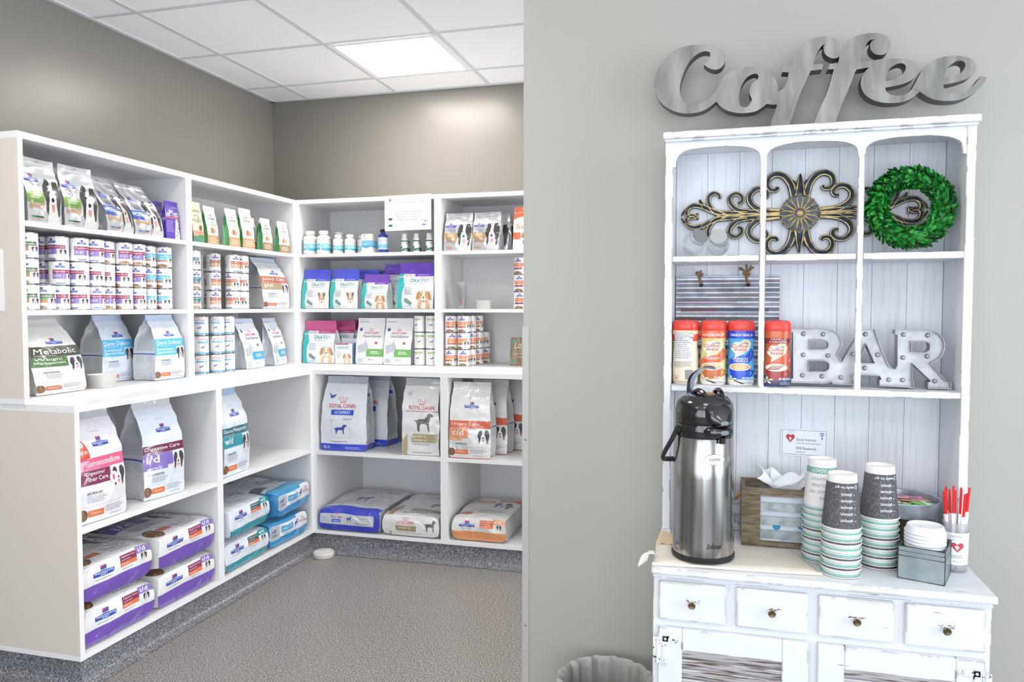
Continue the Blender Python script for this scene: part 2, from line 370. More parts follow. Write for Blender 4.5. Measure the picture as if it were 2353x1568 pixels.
m = MB()                        # rear and right walls with window openings, seen only in reflections
m.box(-2.9, -2.6, 0, 3.0, -2.48, .12, wc); m.box(-2.9, -2.6, 2.55, 3.0, -2.48, CZ, wc)
for x0, x1 in ((-2.9, -2.1), (-.68, -.52), (1.02, 1.18), (2.5, 3.0)): m.box(x0, -2.6, .12, x1, -2.48, 2.55, wc)
struct(m, 'wall_rear')
m = MB(); m.box(3.0, -2.6, 0, 3.12, 4.655, .12, wc); m.box(3.0, -2.6, 2.6, 3.12, 4.655, CZ, wc); m.box(3.0, 1.4, .12, 3.12, 2.45, 2.6, wc); m.box(3.0, 4.4, .12, 3.12, 4.655, 2.6, wc); m.box(3.0, -2.6, .12, 3.12, -.8, 2.6, wc)
struct(m, 'wall_right')
# corner guard on the end of the coffee wall
cg = mat('corner_guard', 'b4b3ae', .35)
t = MB(); t.box(-.572, 2.2075, .10, -.5515, 2.21, 1.371, cg); t.box(-.572, 2.2101, .10, -.5695, 2.235, 1.371, cg)
cgo = struct(t, 'trim_1')
for z in (1.03, .46): MB().lathe([(.003, 0), (.003, .001), (.001, .002)], mat('screw', '8c8c88', .35, .8), 10, Matrix.Translation((-.561, 2.2075, z)) @ Matrix.Rotation(R(90), 4, 'X')).build('screw', cgo)
# cove base along the shelving plinths: a strip that curls out onto the floor
def cove(pts, nrm, name):
    m = MB(); prof = [(0, .115), (0, .05), (.006, .028), (.018, .012), (.034, .004), (.05, .0015)]
    vs = []; n = len(prof)
    for p, q in zip(pts, nrm):
        for a, z in prof: vs.append((p[0] + q[0]*a, p[1] + q[1]*a, z))
    m.add(vs, [(i*n+j, i*n+j+1, (i+1)*n+j+1, (i+1)*n+j) for i in range(len(pts)-1) for j in range(n-1)], cv, True); return struct(m, name)
cove([(-2.9, 2.275), (-2.305, 2.275), (-2.305, 3.955), (-.6, 3.955)], [(0, -1), (1, -1), (1, -1), (0, -1)], 'baseboard_left')
# ------------------------------------------------------------------ ceiling lights
lf = mat('troffer_frame', 'eceef0', .4); le = mat('troffer_diffuser', 'fff8ef', .6, emit=LAMP); le2 = mat('troffer_diffuser_dim', 'fff8ef', .6, emit=LAMP*.3)
def troffer(x0, y0, label, d=None):
    t = thing('ceiling_light', label, 'ceiling light', 'square ceiling lights', (x0 + .311, y0 + .3055, CZ))
    m = MB()
    for a in ((-.299, -.293, -.27, .293), (.27, -.293, .299, .293), (-.27, -.293, .27, -.268), (-.27, .268, .27, .293)): m.box(a[0], a[1], -.008, a[2], a[3], -.0045, lf)
    m.build('frame', t); MB().box(-.27, -.268, -.0075, .27, .268, -.0045, d or le).build('diffuser', t)
troffer(gx[1], gy[1], 'glowing square ceiling light above the back shelving')
for i, j, l in ((1, 5, 'square ceiling light near the left wall outside the picture'), (4, 7, 'square ceiling light in front of the coffee hutch'), (4, 2, 'square ceiling light behind the coffee wall'), (7, 7, 'square ceiling light towards the right side window'), (4, 9, 'square ceiling light behind the photographer'), (1, 9, 'square ceiling light at the rear left')): troffer(gx[i], gy[j], l, le2 if j > 5 else None)  # the one behind the coffee wall is added to brighten the left bays
# ------------------------------------------------------------------ shelving
lam = mat('white_laminate', 'e7e7e8', .32); lamd = mat('warm_laminate', 'd9d0c6', .4); edge = mat('laminate_edge', 'eeeef0', .35)
def Z(z): return CH + z
def unit(name, label, axis, a0, a1, front, back, bottom, top, divs, shelves, endcol=None, toe=False, botz=None, th=.02):
    """open shelving along the left wall (axis 'y') or the back wall (axis 'x')"""
    t = thing(name, label, 'shelving unit', None, ((front+back)/2, (a0+a1)/2, 0) if axis == 'y' else ((a0+a1)/2, (front+back)/2, 0))
    ox, oy = t.location.x, t.location.y
    def B(a, b, f, k, z0, z1, nm, m=lam, m0=None):
        q = MB()
        if axis == 'y': q.box(k-ox, a-oy, Z(z0), f-ox, b-oy, Z(z1), m)
        else: q.box(a-ox, f-oy, Z(z0), b-ox, k-oy, Z(z1), m)
        if m0: q.mi[2 if axis == 'y' else 4] = q.mid(m0)
        return q.build(nm, t)
    B(a0, a1, front, back, top - .025, top, 'top_panel'); B(a0, a1, front, back, bottom, bottom + th, 'bottom_panel')
    B(a0, a0 + .022, front, back, bottom + th, top - .025, 'side_panel', lam, endcol)
    B(a1 - .022, a1, front, back, bottom + th, top - .025, 'side_panel')
    ib = back + (.012 if axis == 'y' else -.012)
    B(a0 + .022, a1 - .022, ib, back, bottom + th, top - .025, 'back_panel')
    xs = [a0 + .022] + [v for d in divs for v in (d - .021, d + .021)] + [a1 - .022]
    for d in divs: B(d - .021, d + .021, front, ib, bottom + th, top - .025, 'divider')
    for i in range(0, len(xs), 2):
        for s in shelves: B(xs[i], xs[i+1], front + (-.001 if axis == 'y' else .001), ib, s - .02, s, 'shelf')
    if toe:
        if axis == 'y': B(a0 + .031, a1, front - .031, back, -CH, bottom, 'plinth', cv)
        else: B(a0 - .05, a1, front + .031, back, -CH, bottom, 'plinth', cv)
    return t
u = unit('shelving_unit', 'white lower shelving unit along the left wall with a plain beige end panel', 'y', 2.245, 3.925, -2.275, -2.899, -1.318, -.363, [3.077], [-.825], lamd, True)
u2 = unit('shelving_unit', 'white upper shelving unit standing on the left counter', 'y', 2.238, 4.130, -2.494, -2.899, -.363, .648, [3.170], [.322, -.011], lamd)
unit('shelving_unit', 'white upper shelving unit standing on the back counter under the shampoo notice', 'x', -2.494, -.6, 4.130, 4.534, -.363, .648, [-1.574], [.322, -.011])
unit('shelving_unit', 'white lower shelving unit along the back wall above the dark cove base', 'x', -2.275, -.6, 3.925, 4.534, -1.318, -.363, [-1.464], [-.835], None, True)
# corner fillers where the two runs meet
m = MB(); m.box(-2.899, 3.9265, Z(-.388), -2.276, 4.534, Z(-.3635), lam); o = m.build('countertop'); tag(o, 'white corner piece of countertop where left and back shelving meet', 'countertop')
# a paper notice on the beige end panel at the very left
A = Art(); A.rect(0, 0, 1, 1, 'f2f1ef'); A.lines(.55, .2, .95, .6, 7, 'c9c8c6'); A.lines(.62, .78, .9, .92, 3, 'd2d1cf')
m = MB(); m.box(-2.80, 2.2355, Z(-.015), -2.575, 2.2375, Z(.215), mat('sheet_paper', 'f2f1ef', .6))
m.decal(lambda u, v: (-2.80 + .225*u, 2.2355, Z(-.015) + .23*v), 1, 1, A); tag(m.build('paper_notice'), 'white paper notice fixed to the beige end panel at the far left', 'notice')
# ------------------------------------------------------------------ packaging builder
STAND = [(0, .97, .9), (.05, 1, 1), (.35, 1, 1.02), (.6, .98, .9), (.78, .95, .55), (.9, .93, .18), (.94, .92, .05), (1, .92, .04)]
POUCH = [(0, .97, .95), (.06, 1, 1), (.35, 1, .85), (.7, .99, .45), (.84, .98, .12), (.88, .98, .04), (1, .97, .03)]
def soft(w, d, h, prof, bulge=.1, gus=.5, lx=0, ly=0, wr=.004, seed=0, gmin=.12, tw=0):
    def P(x, y, z):
        t = (z+1)/2; i = 0
        while i < len(prof)-2 and t > prof[i+1][0]: i += 1
        a, b = prof[i], prof[i+1]; k = (t-a[0])/(b[0]-a[0]); k = k*k*(3-2*k); ws = a[1]+(b[1]-a[1])*k; ds = a[2]+(b[2]-a[2])*k
        g = gmin + gus*max(0, 1-ds)*(1 if ds > .2 else ds*5)
        X = w/2*ws*x*(1-g*(1-y*y)); Y = d/2*ds*y*(1+bulge*(1-x*x))
        n = noise.noise(V((X*9+seed*3.7, Y*9, h*t*9+seed))); n2 = noise.noise(V((X*22+seed, Y*22+5, h*t*22)))
        q = wr*min(1, t*6)
        X += x*q*n*1.2 + lx*h*t*t; Y += (q*(n*1.4+n2*.7) + tw*x*t*.02) + ly*h*t*t; Zz = h*t - (.0 if t < 1 else 0) + q*n2*.4*(t > .8)
        return (X, Y, max(Zz, .0005))
    F = dict(front=lambda u, v: P(2*u-1, -1, 2*v-1), back=lambda u, v: P(1-2*u, 1, 2*v-1), right=lambda u, v: P(1, 2*u-1, 2*v-1), left=lambda u, v: P(-1, 1-2*u, 2*v-1))
    F['bottom'] = lambda u, v: P(2*u-1, 1-2*v, -1); F['top'] = lambda u, v: P(2*u-1, 2*v-1, 1)
    return F
def bag(name, label, cat, group, w, d, h, art, base='e9e9ea', kind='film', prof=STAND, seal=None, side=None, sart=None, seal_t=.9, left=None, bot=None, extra=None, **kw):
    t = thing(name, label, cat, group); F = soft(w, d, h, prof, **kw); nu, nv, nd = 12, 24, 4
    kb = 'foil' if kind == 'silver' else kind; b = MB(); mb_ = ink(base, kb); ms = ink(side or base, kb)
    for f, mm, n in (('front', mb_, nu), ('back', mb_, nu), ('right', ms, nd), ('left', ink(left, kind) if left else ms, nd)): b.surf(F[f], n, nv, mm, True, v1=seal_t)
    b.surf(F['bottom'], nu, 2, ink(bot, kind) if bot else ms)
    if art: b.decal(F['front'], nu, nv, art, kind)
    if sart:
        b.decal(F['right'], nd, nv, sart, kind); b.decal(F['left'], nd, nv, sart, kind)
    b.build('body', t)
    s = MB(); sc = ink(seal or base, 'foil' if kind == 'silver' else kind)
    for f, n in (('front', nu), ('back', nu), ('right', nd), ('left', nd)): s.surf(F[f], n, 3, sc, True, v0=seal_t)
    s.surf(F['top'], nu, 1, sc)
    if extra: extra(s, F)
    s.build('top_seal', t)
    return t
PLACED = []
def put(t, side, s, f, z, rz=0, d=0):
    """side L: stands against the left wall at y=s with its front at x=f; side B: back wall, x=s, front at y=f"""
    if side == 'L': t.location = (f - d/2, s, Z(z) + .0016); t.rotation_euler = (0, 0, R(90 + rz))
    else: t.location = (s, f + d/2, Z(z) + .0016); t.rotation_euler = (0, 0, R(rz))
    return t
SIDE = Art(); SIDE.lines(.12, .45, .88, .82, 22, 'a9abae'); SIDE.lines(.12, .28, .45, .38, 6, 'b4b6b9'); SIDE.lines(.55, .28, .9, .38, 6, 'b4b6b9'); SIDE.rect(0, .395, 1, .412, '4355ac')
def hook(s, F):
    h = Art(); h.poly([(.42, .955), (.46, .962), (.5, .985), (.54, .962), (.58, .955), (.55, .948), (.45, .948)], '8e9196'); s.decal(F['front'], 12, 24, h, 'paper', .0012)
    z = Art(); z.rect(.02, .90, .98, .908, 'c9cbce'); z.rect(.02, .918, .98, .924, 'f6f6f8'); s.decal(F['front'], 12, 24, z, 'film', .0012)
# ================================================================== tins
tin = mat('tin_metal', 'b9bbbd', .3, .9)
def can_fn(r, h): return lambda u, v: (r*cos(2*pi*u + pi/2), r*sin(2*pi*u + pi/2), .004 + (h-.008)*v)
def make_can(art, r=.0375, h=.0975, base='ecebea', n=32):
    t = thing('food_tin', 'tin', 'tin'); f = can_fn(r, h); b = MB(); b.surf(f, n, 1, ink(base, 'plastic')); b.decal(f, n, 1, art, 'plastic', .0003)
    b.lathe([(r-.002, .0005), (r+.0006, .0012), (r+.0006, .003), (r, .0045)], tin, n); b.build('body', t)
    l = MB(); l.lathe([(r, h-.0045), (r+.0006, h-.003), (r+.0006, h-.0012), (r-.0012, h), (r-.0025, h-.003), (r-.014, h-.003), (0, h-.003)], tin, n, caps=False); l.build('lid', t)
    return t
def hillcan(c1, t1, c2, t2, c3=None, dog=True, food='9a6f4f', nod=False):
    A = Art()
    for k, (x0, t) in enumerate(((.02, t1), (.52, t1))):
        A.win(x0, 0, x0+.46, 1); ribbon(A, .10, .74, .42, .84); A.rect(0, .48, .74, .65, c1); A.text(t, .04, .52, .70, .61, 'f0eaec'); A.rect(0, .24 if not c3 else .36, .46, .475, c2); A.text(t2, .05, .33 if not c3 else .39, .25, .44, 'f2f0f4')
        if c3: A.rect(0, .27, .46, .35, c3)
        collie(A, .52, .18, .80, .46)
        if food: A.ell(.22, .03, .22, .12, food); A.ell(.14, .07, .05, .03, 'c09a78', 7); A.ell(.28, .08, .05, .03, '7b5539', 7)
        else: A.rect(.12, .02, .42, .07, '6f7cc4')
        A.lines(.84, .2, .98, .9, 9, 'c4c5c8')
    return A.win()
c_dig = make_can(hillcan('96325a', 'Digestive Care', '8d76bf', 'i/d', food=None)); c_dig2 = make_can(hillcan('96325a', 'Digestive Care', '8d76bf', 'i/d', food='b08d6c'))
c_met = make_can(hillcan('4c6145', 'Metabolic', '7d9c5f', 'Weight', 'dd7a55', food='a8957c')); c_derm = make_can(hillcan('55b2e0', 'Derm Defense', '6fc0e8', 'Skin', 'c4704f', food='99643f'))
c_joint = make_can(hillcan('b8674f', 'Joint Care', 'c9a58a', 'j/d', food=None)); c_wd = make_can(hillcan('2f6f86', 'Digestive/Weight', '3d8d97', 'w/d', 'dd7a62', food='b0997c'))
c_urin = make_can(hillcan('e2885f', 'Urinary Care', 'e9ab86', 'c/d', 'b45c48', food='8d6a4c')); c_multi = make_can(hillcan('d57a55', 'Urinary Care', 'e9a27a', 'c/d', '7c3f7d', food='8d6a4c'))
def rccan(c1, name, dogc, green=False):
    A = Art()
    for x0 in (.0, .5):
        A.win(x0, 0, x0+.5, 1)
        if green:
            A.rect(.12, .74, .62, .86, '86b25c'); A.text('URINARY SO', .16, .77, .58, .83, 'eef3e8'); A.lines(.14, .66, .6, .70, 1, 'd98576'); hound(A, .24, .34, .46, .52); A.outline(.18, .28, .54, .58, .012, 'c9cacc', .01); A.lines(.24, .14, .5, .2, 2, 'd98f86')
            A.rect(.80, .05, .88, .95, 'a9acb0'); A.lines(.81, .1, .87, .8, 5, 'f0f0f0')
        else:
            royal(A, .12, .78, .60, .84); A.rect(.16, .62, .60, .71, c1); A.text(name, .2, .645, .56, .685, 'eef6fa'); hound(A, .28, .30, .46, .46, dogc); A.outline(.22, .24, .54, .52, .01, 'd4d6d9', .01); A.rect(0, .02, 1, .08, c1); A.lines(.14, .1, .4, .18, 2, 'b9bcc0'); A.rect(.1, .92, .16, .97, '3a4a8c')
    return A.win()
c_hyd = make_can(rccan('3f9fcb', 'HYDROLYZED', '33409a')); c_uri = make_can(rccan('', '', '', True), r=.0345, h=.097)
LIBC = dict(dig=c_dig, dig2=c_dig2, met=c_met, derm=c_derm, joint=c_joint, wd=c_wd, urin=c_urin, multi=c_multi, hyd=c_hyd, ugr=c_uri)
DESC = dict(dig='maroon banded pet food tin', dig2='maroon banded tin with food picture', met='dark green banded pet food tin', derm='sky blue banded pet food tin', joint='rust brown banded pet food tin', wd='teal banded pet food tin', urin='orange banded pet food tin', multi='orange and purple banded tin', hyd='white tin with narrow blue stripe', ugr='white tin with green label bar')
LAY = ['bottom', 'middle', 'top', 'fourth']
rnd = random.Random(4); used = set()
def cans(kind, side, s, f, z, n, where, grp, rot=None, r=.0378, hh=.098):
    """a column of n tins; kind may be a list, one per layer from the bottom"""
    for k in range(n):
        kd = kind[k] if isinstance(kind, list) else kind; src = LIBC[kd]
        c = src if kd not in used else copy_tree(src); used.add(kd)
        jx = rnd.uniform(-.0004, .0004); a = (rot[k] if rot else (68 if side == 'L' else -45) + rnd.uniform(-42, 42))
        c.location = (f - r - .001, s + jx, Z(z) + hh*k) if side == 'L' else (s + jx, f + r + .001, Z(z) + hh*k)
        c.rotation_euler = (0, 0, R((90 if side == 'L' else 0) + a)); tag(c, '%s, %s layer, %s' % (DESC[kd], LAY[k], where), 'tin', grp)
g1 = 'pet food tins on the second shelf of the left unit'; z2 = -.011
D = .0765
cans('met', 'L', 2.312, -2.505, z2, 3, 'nearest column, second shelf', g1, [58, 66, 62]); cans('met', 'L', 2.392, -2.512, z2, 1, 'beside the nearest column', g1, [70])
fr = [(2.478, 'dig', -2.530), (2.556, 'dig', -2.508), (2.634, 'dig', -2.504), (2.716, 'dig2', -2.528), (2.794, 'dig2', -2.506), (2.875, 'dig2', -2.506)]
od = ['second', 'third', 'fourth', 'fifth', 'sixth', 'seventh']
for i, (s, k, f) in enumerate(fr): cans(k, 'L', s, f, z2, 3, od[i] + ' front column, second shelf', g1)
cans('dig', 'L', 2.400, -2.60, z2, 3, 'rear column behind the green banded tins', g1); cans('dig', 'L', 2.480, -2.615, z2, 3, 'second rear column', g1)
cans('dig2', 'L', 2.76, -2.610, z2, 3, 'third rear column', g1)
cans('derm', 'L', 2.975, -2.535, z2, 3, 'nearest blue column', g1); cans('derm', 'L', 3.053, -2.512, z2, 3, 'middle blue column', g1); cans('derm', 'L', 3.105, -2.600, z2, 3, 'rear blue column', g1); 
g2 = 'pet food tins in the corner bay of the left unit'
cans('wd', 'L', 3.262, -2.512, z2, 3, 'against the divider of the corner bay', g2)
cans('joint', 'L', 3.475, -2.552, z2, 3, 'left column of the corner bay', g2); cans('joint', 'L', 3.585, -2.512, z2, 3, 'centre column of the corner bay', g2); cans('joint', 'L', 3.665, -2.512, z2, 3, 'right column of the corner bay', g2); cans('joint', 'L', 3.545, -2.62, z2, 3, 'rear column of the corner bay', g2)
g3 = 'blue striped tins on the counter in the corner bay'; z3 = -.343
cans('hyd', 'L', 3.272, -2.590, z3, 3, 'rear left column of the corner counter', g3, [40, 50, 60], hh=.099); cans('hyd', 'L', 3.345, -2.535, z3, 3, 'left front column of the corner counter', g3, [60, 75, 50], hh=.099)
cans('hyd', 'L', 3.437, -2.508, z3, 3, 'centre front column of the corner counter', g3, [45, 60, 50], hh=.099); cans('hyd', 'L', 3.530, -2.512, z3, 3, 'right front column of the corner counter', g3, [50, 62, 40], hh=.099)
g4 = 'green labelled tins on the back counter'
cans('ugr', 'B', -1.7085, 4.150, z3, 3, 'left column by the divider', g4, [-70, -50, -85], r=.0345); cans('ugr', 'B', -1.6360, 4.150, z3, 3, 'right column by the divider', g4, [-38, -42, -48], r=.0345)
g5 = 'orange banded tins on the back counter'
cans('urin', 'B', -1.513, 4.150, z3, 3, 'left front column, right bay counter', g5, [-55, -25, -40]); cans('urin', 'B', -1.434, 4.145, z3, 3, 'right front column, right bay counter', g5, [-40, -75, -50])
cans('urin', 'B', -1.425, 4.228, z3, 3, 'second row column, right bay counter', g5); cans('urin', 'B', -1.408, 4.312, z3, 3, 'third row column, right bay counter', g5); cans('urin', 'B', -1.39, 4.395, z3, 2, 'last row column, right bay counter', g5)
cans('multi', 'B', -1.098, 4.152, z2, 3, 'at the wall edge on the middle shelf', 'tins at the wall edge', [-40, -45, -55])
for k in LIBC:
    if k not in used: print('UNUSED', k)
# ================================================================== bags and pouches
def put_copy(src, label, *a, **k): return put(copy_tree(src, None, label), *a, **k)
# top shelf, left unit
def treat(c, title, tags):
    A = Art(); ribbon(A, .04, .62, .42, .68); A.text(title, .10, .545, .42, .60, '77797d'); A.text('TREATS', .14, .49, .42, .54, '3c4aa0', .01)
    A.rect(0, .30, .48, .47, c); A.lines(.12, .36, .42, .45, 3, 'dfe7d6'); A.poly([(.08, .26), (.13, .32), (.2, .28), (.36, .28), (.44, .33), (.48, .25), (.42, .2), (.3, .22), (.18, .23), (.12, .19), (.06, .22)], 'b0937c')
    collie(A, .46, .0, 1.0, .72)
    for i, q in enumerate(tags): A.rect(.1 + .11*i, .07, .2 + .11*i, .095, q)
    A.lines(.1, .03, .45, .06, 1, 'c98f7a'); return A
TP = [(0, .99, .95), (.05, 1, 1), (.35, 1, .95), (.65, .99, .55), (.82, .98, .15), (.88, .98, .05), (1, .98, .03)]
tr1 = bag('treat_pouch', 'silver treat pouch with green panel, nearest on the top left shelf', 'treat pouch', 'silver treat pouches on the top left shelf', .165, .07, .246, treat('769a4f', 'METABOLIC', ['3f8a4a', '2e5a3f', '39463f']), 'cfd1d4', 'silver', TP, seal='d6d8db', extra=hook, wr=.005, seed=1)
put(tr1, 'L', 2.365, -2.512, .322, 4, .07)
t = put_copy(tr1, 'silver treat pouch with green panel, second on the top left shelf', 'L', 2.538, -2.506, .322, -2, .07)
tr3 = bag('treat_pouch', 'slumped silver treat pouch with blue panel, left of the blue pair', 'treat pouch', 'silver treat pouches on the top left shelf', .172, .085, .232, treat('3d57b0', 'T/D', ['3a6bb0', '4d9fd8', 'b0483f']), 'cfd1d4', 'silver', TP, seal='d6d8db', extra=hook, wr=.008, seed=3, ly=.22, lx=-.16)
put(tr3, 'L', 2.752, -2.516, .322, 5, .085); t = put_copy(tr3, 'slumped silver treat pouch with blue panel, beside the purple pouches', 'L', 2.930, -2.516, .322, -3, .085)
b5 = bag('treat_pouch', 'silver treat pouch standing behind the slumped blue panel pouch', 'treat pouch', 'silver treat pouches on the top left shelf', .15, .06, .21, SIDE, 'b0b3b7', 'silver', TP, wr=.004, seed=7)
put(b5, 'L', 2.665, -2.70, .322, 0, .06); t = put_copy(b5, 'silver treat pouch at the back between the green panel pouches', 'L', 2.47, -2.615, .322, 0, .06)
A = Art(); A.text('Lean Treats', .04, .60, .96, .76, 'f2eff8', .012); A.rect(0, .55, 1, .585, 'd9694a'); A.lines(.08, .18, .62, .5, 9, 'a892d6'); A.poly([(.6, 0), (.66, .3), (.7, .5), (.82, .55), (.94, .5), (.92, .3), (1, .1), (.98, 0)], 'e3e1e8')
rd = random.Random(2)
for i in range(9): A.ell(rd.uniform(.66, .92), rd.uniform(.04, .5), .03, .025, '2b2833', 6)
A.text('NUTRISENTIALS', .55, .82, .96, .86, 'd8cef0')
ln = bag('treat_pouch', 'purple treat pouch leaning at the right end of the top left shelf', 'treat pouch', 'purple treat pouches', .092, .035, .18, A, '5b3fae', 'film', POUCH, seal='5a3aa8', wr=.003, seed=5, lx=.03)
put(ln, 'L', 3.089, -2.520, .322, 0, .035); put_copy(ln, 'purple treat pouch half hidden behind the rightmost purple one', 'L', 3.064, -2.585, .322, 2, .035)
# pill treat pouches
def pill(food, band, back='ece9e4'):
    A = Art(); A.lines(.35, .90, .6, .93, 1, '8a8f8a'); A.poly([(.42, .78), (.5, .82), (.48, .76), (.6, .8), (.54, .73)], '3e4b3e'); A.text('Greenies', .2, .66, .8, .74, '5d6f5b'); A.text('PILL', .38, .57, .64, .63, '67b07b'); A.text('POCKETS', .18, .49, .82, .55, '67b07b')
    A.ell(.42, .38, .13, .075, 'b5795a'); A.ell(.6, .36, .12, .06, 'd8a27e'); A.rect(0, 0, 1, .25, band); A.lines(.2, .05, .9, .2, 3, 'ecd9c8'); return A
gp = bag('pill_treat_pouch', 'pill', 'treat pouch', 'green edged pill treat pouches in the corner bay', .105, .042, .20, pill('a', 'cf9d78'), 'eae9e6', 'film', POUCH, side='55ae6c', seal='ecebe8', wr=.003, seed=2, lx=-.05)
gb = bag('pill_treat_pouch', 'pill', 'treat pouch', 'green edged pill treat pouches in the corner bay', .105, .042, .185, pill('b', '9f785c'), 'e6e5e2', 'film', POUCH, side='4ba263', seal='e4e4e0', wr=.003, seed=4)
A = Art(); A.text('Greenies', .14, .74, .86, .84, '6a7a52', .0); A.text('PILL', .3, .60, .66, .68, '4f6a4c'); A.text('POCKETS', .1, .49, .9, .57, '4f6a4c'); A.ell(.3, .38, .15, .07, 'f0e2d2'); A.ell(.7, .36, .14, .07, '8c5240'); A.rect(0, .16, 1, .28, 'e39b84'); A.rect(0, 0, 1, .15, '5f8f72'); A.ell(.7, .13, .35, .06, '4f9a6a')
gc = bag('pill_treat_pouch', 'cream pill treat pouch beside the divider of the corner bay', 'treat pouch', None, .092, .05, .20, A, 'ddd0bb', 'film', POUCH, side='3f7f58', seal='ddd3c2', wr=.003, seed=6); put(gc, 'L', 3.262, -2.512, .322, 4, .05)
for i, (src, s, f, rz, l) in enumerate(((gp, 3.268, -2.642, 5, 'tan banded pill pouch next to the cream one'), (gp, 3.348, -2.600, 5, 'tan banded pill pouch, second in the leaning row'), (gp, 3.440, -2.556, 5, 'tan banded pill pouch, third in the leaning row'), (gp, 3.560, -2.512, 3, 'tan banded pill pouch, fourth in the leaning row'), (gp, 3.677, -2.505, 0, 'upright tan banded pill pouch, tallest of the white ones'),
    (gb, 3.792, -2.56, 4, 'brown banded pill pouch just right of the tallest one'), (gb, 3.865, -2.508, 4, 'brown banded pill pouch, middle of the brown row'), (gb, 3.935, -2.562, 4, 'brown banded pill pouch, third of the brown row'), (gb, 4.042, -2.508, -2, 'brown banded pill pouch at the right end of the corner bay'))):
    c = src if i in (0, 5) else copy_tree(src); c['label'] = l; put(c, 'L', s, f, .322, rz, .05)
    if i == 4: c.scale = (1.05, 1, 1.08)
# food bags on the left counter and corner bays
GB = 'small food bags on the left counter'
put(bag('food_bag', 'white food bag with dark green bands at the near end of the left counter', 'food bag', None, .25, .11, .292, hill('Metabolic', '45493a', 'Weight', '4f7240', tagcol='b96a55', sub2='Management', bh=(.50, .64), subw=.66), 'dcdbd9', 'film', STAND, seal='d2d1d0', sart=SIDE, side='d3d2d1', wr=.009, seed=8, lx=-.09, ly=.18), 'L', 2.430, -2.520, z3, 3, .11)
dm = bag('food_bag', 'pale blue and white food bag, front one of the pair', 'food bag', 'sky blue banded food bags', .19, .13, .305, hill('Derm Defense', '57b7e6', 'Environmental', '57b7e6', sub2='Sensitivities', subw=.70, bh=(.51, .63)), 'd9e1ee', 'film', STAND, seal='c6d4ea', sart=SIDE, side='cfd1d3', wr=.005, seed=9, bot='4f86c8')
put(dm, 'L', 3.042, -2.512, z3, -2, .13); put_copy(dm, 'pale blue and white food bag half hidden behind the front one', 'L', 2.885, -2.665, z3, 0, .13)
put(bag('food_bag', 'white food bag with rust and tan bands beside the corner tins', 'food bag', None, .245, .14, .30, hill('Joint Care', 'b46a55', 'j/d', 'ab9678', bh=(.50, .63), subw=.72), 'e0e3ea', 'film', STAND, seal='c9d2e2', sart=SIDE, side='c7c9cb', wr=.007, seed=10, ly=.12), 'L', 3.965, -2.520, -.011, -4, .14)
def gat(c, catp=True):
    A = Art(); A.lines(.08, .90, .5, .94, 1, '8b93b8'); A.poly([(.08, .80), (.12, .76), (.16, .80), (.2, .75), (.15, .71), (.09, .74)], '33409a'); royal(A, .28, .655, .78, .70); A.text('Treats/Gâteries', .20, .58, .86, .635, '454f86', 0, .06)
    A.poly([(.08, .40), (.3, .44), (.36, .52), (.4, .44), (.46, .38), (.34, .28), (.1, .24)], 'b9bec4'); A.ell(.74, .46, .06, .028, 'a5714e', 8)
    A.poly([(.34, .17), (.42, .33), (1, .33), (1, .17)], c); A.lines(.55, .22, .9, .29, 2, 'eef4f4'); A.ell(.3, .2, .1, .07, 'dfe7ec'); A.text('8.2 oz', .48, .09, .66, .115, '3a4590'); A.lines(.08, .04, .3, .13, 3, 'a9aec0'); return A
rt = bag('treat_pouch', 'blue banded cat treat pouch beside the corner tins', 'treat pouch', 'blue banded treat pouches on the counter', .185, .08, .277, gat('3f9fd6'), 'dfe3ea', 'film', POUCH, seal='c3cfe4', side='c9ced6', wr=.004, seed=11, lx=-.06, ly=.1)
put(rt, 'L', 3.722, -2.508, z3, 2, .08); put_copy(rt, 'blue banded cat treat pouch beside the shelf corner', 'L', 3.975, -2.510, z3, 10, .08); put_copy(rt, 'pale treat pouch behind the two blue banded ones', 'L', 3.84, -2.64, z3, 0, .08)
# back upper unit
def ora(c, num, pw, face, dog='d9a878', **k):
    A = Art(); A.poly([(0, 0), (0, .78), (.14, .78), (.15, .62), (.2, .5), (.14, .36), (.12, .18), (.16, 0)], '35b5b5'); A.rect(0, .76, 1, .78, c); A.rect(.46, .70, 1, .765, c); A.lines(.54, .72, .94, .745, 1, 'dcdcf2')
    A.ell(.2, .715, .075, .045, 'f0f0f2'); A.text(num, .15, .695, .25, .735, '4f5a66'); A.text('DAY', .28, .722, .36, .738, '70767c'); A.text('SUPPLY', .28, .70, .42, .716, '70767c')
    A.text('O', .34, .57, .44, .655, '3f9f9f', .02); A.text('RA', .45, .57, .62, .635, '3f9f9f', .02); A.text('V', .62, .57, .73, .67, '4aa6a8', .0); A.text('ET', .74, .57, .86, .635, '4aa6a8'); A.lines(.34, .53, .88, .548, 1, '7f8a90'); A.lines(.2, .3, .46, .48, 5, 'a8adb3')
    A.poly([(.2, .2), (.24, .24), (.42, .13), (.4, .08), (.36, .08), (.2, .16)], '6c9288'); A.lines(.2, .03, .45, .07, 2, 'b3b8bc'); pup(A, .52, 0, .96, .42, dog, **k); return A
OP = [(0, 1, .95), (.05, 1, 1), (.4, 1, .9), (.68, .98, .5), (.8, .97, .12), (.86, .97, .05), (1, .97, .03)]
o1 = bag('dental_chew_bag', 'blue topped dental chew bag at the left end of the shelf', 'treat bag', 'blue topped dental chew bags', .183, .085, .238, ora('4f5bdc', '30', 1, 1, patch=True), 'e8e8ea', 'film', OP, seal='4f5bdc', seal_t=.76, wr=.003, seed=12, left='35b5b5')
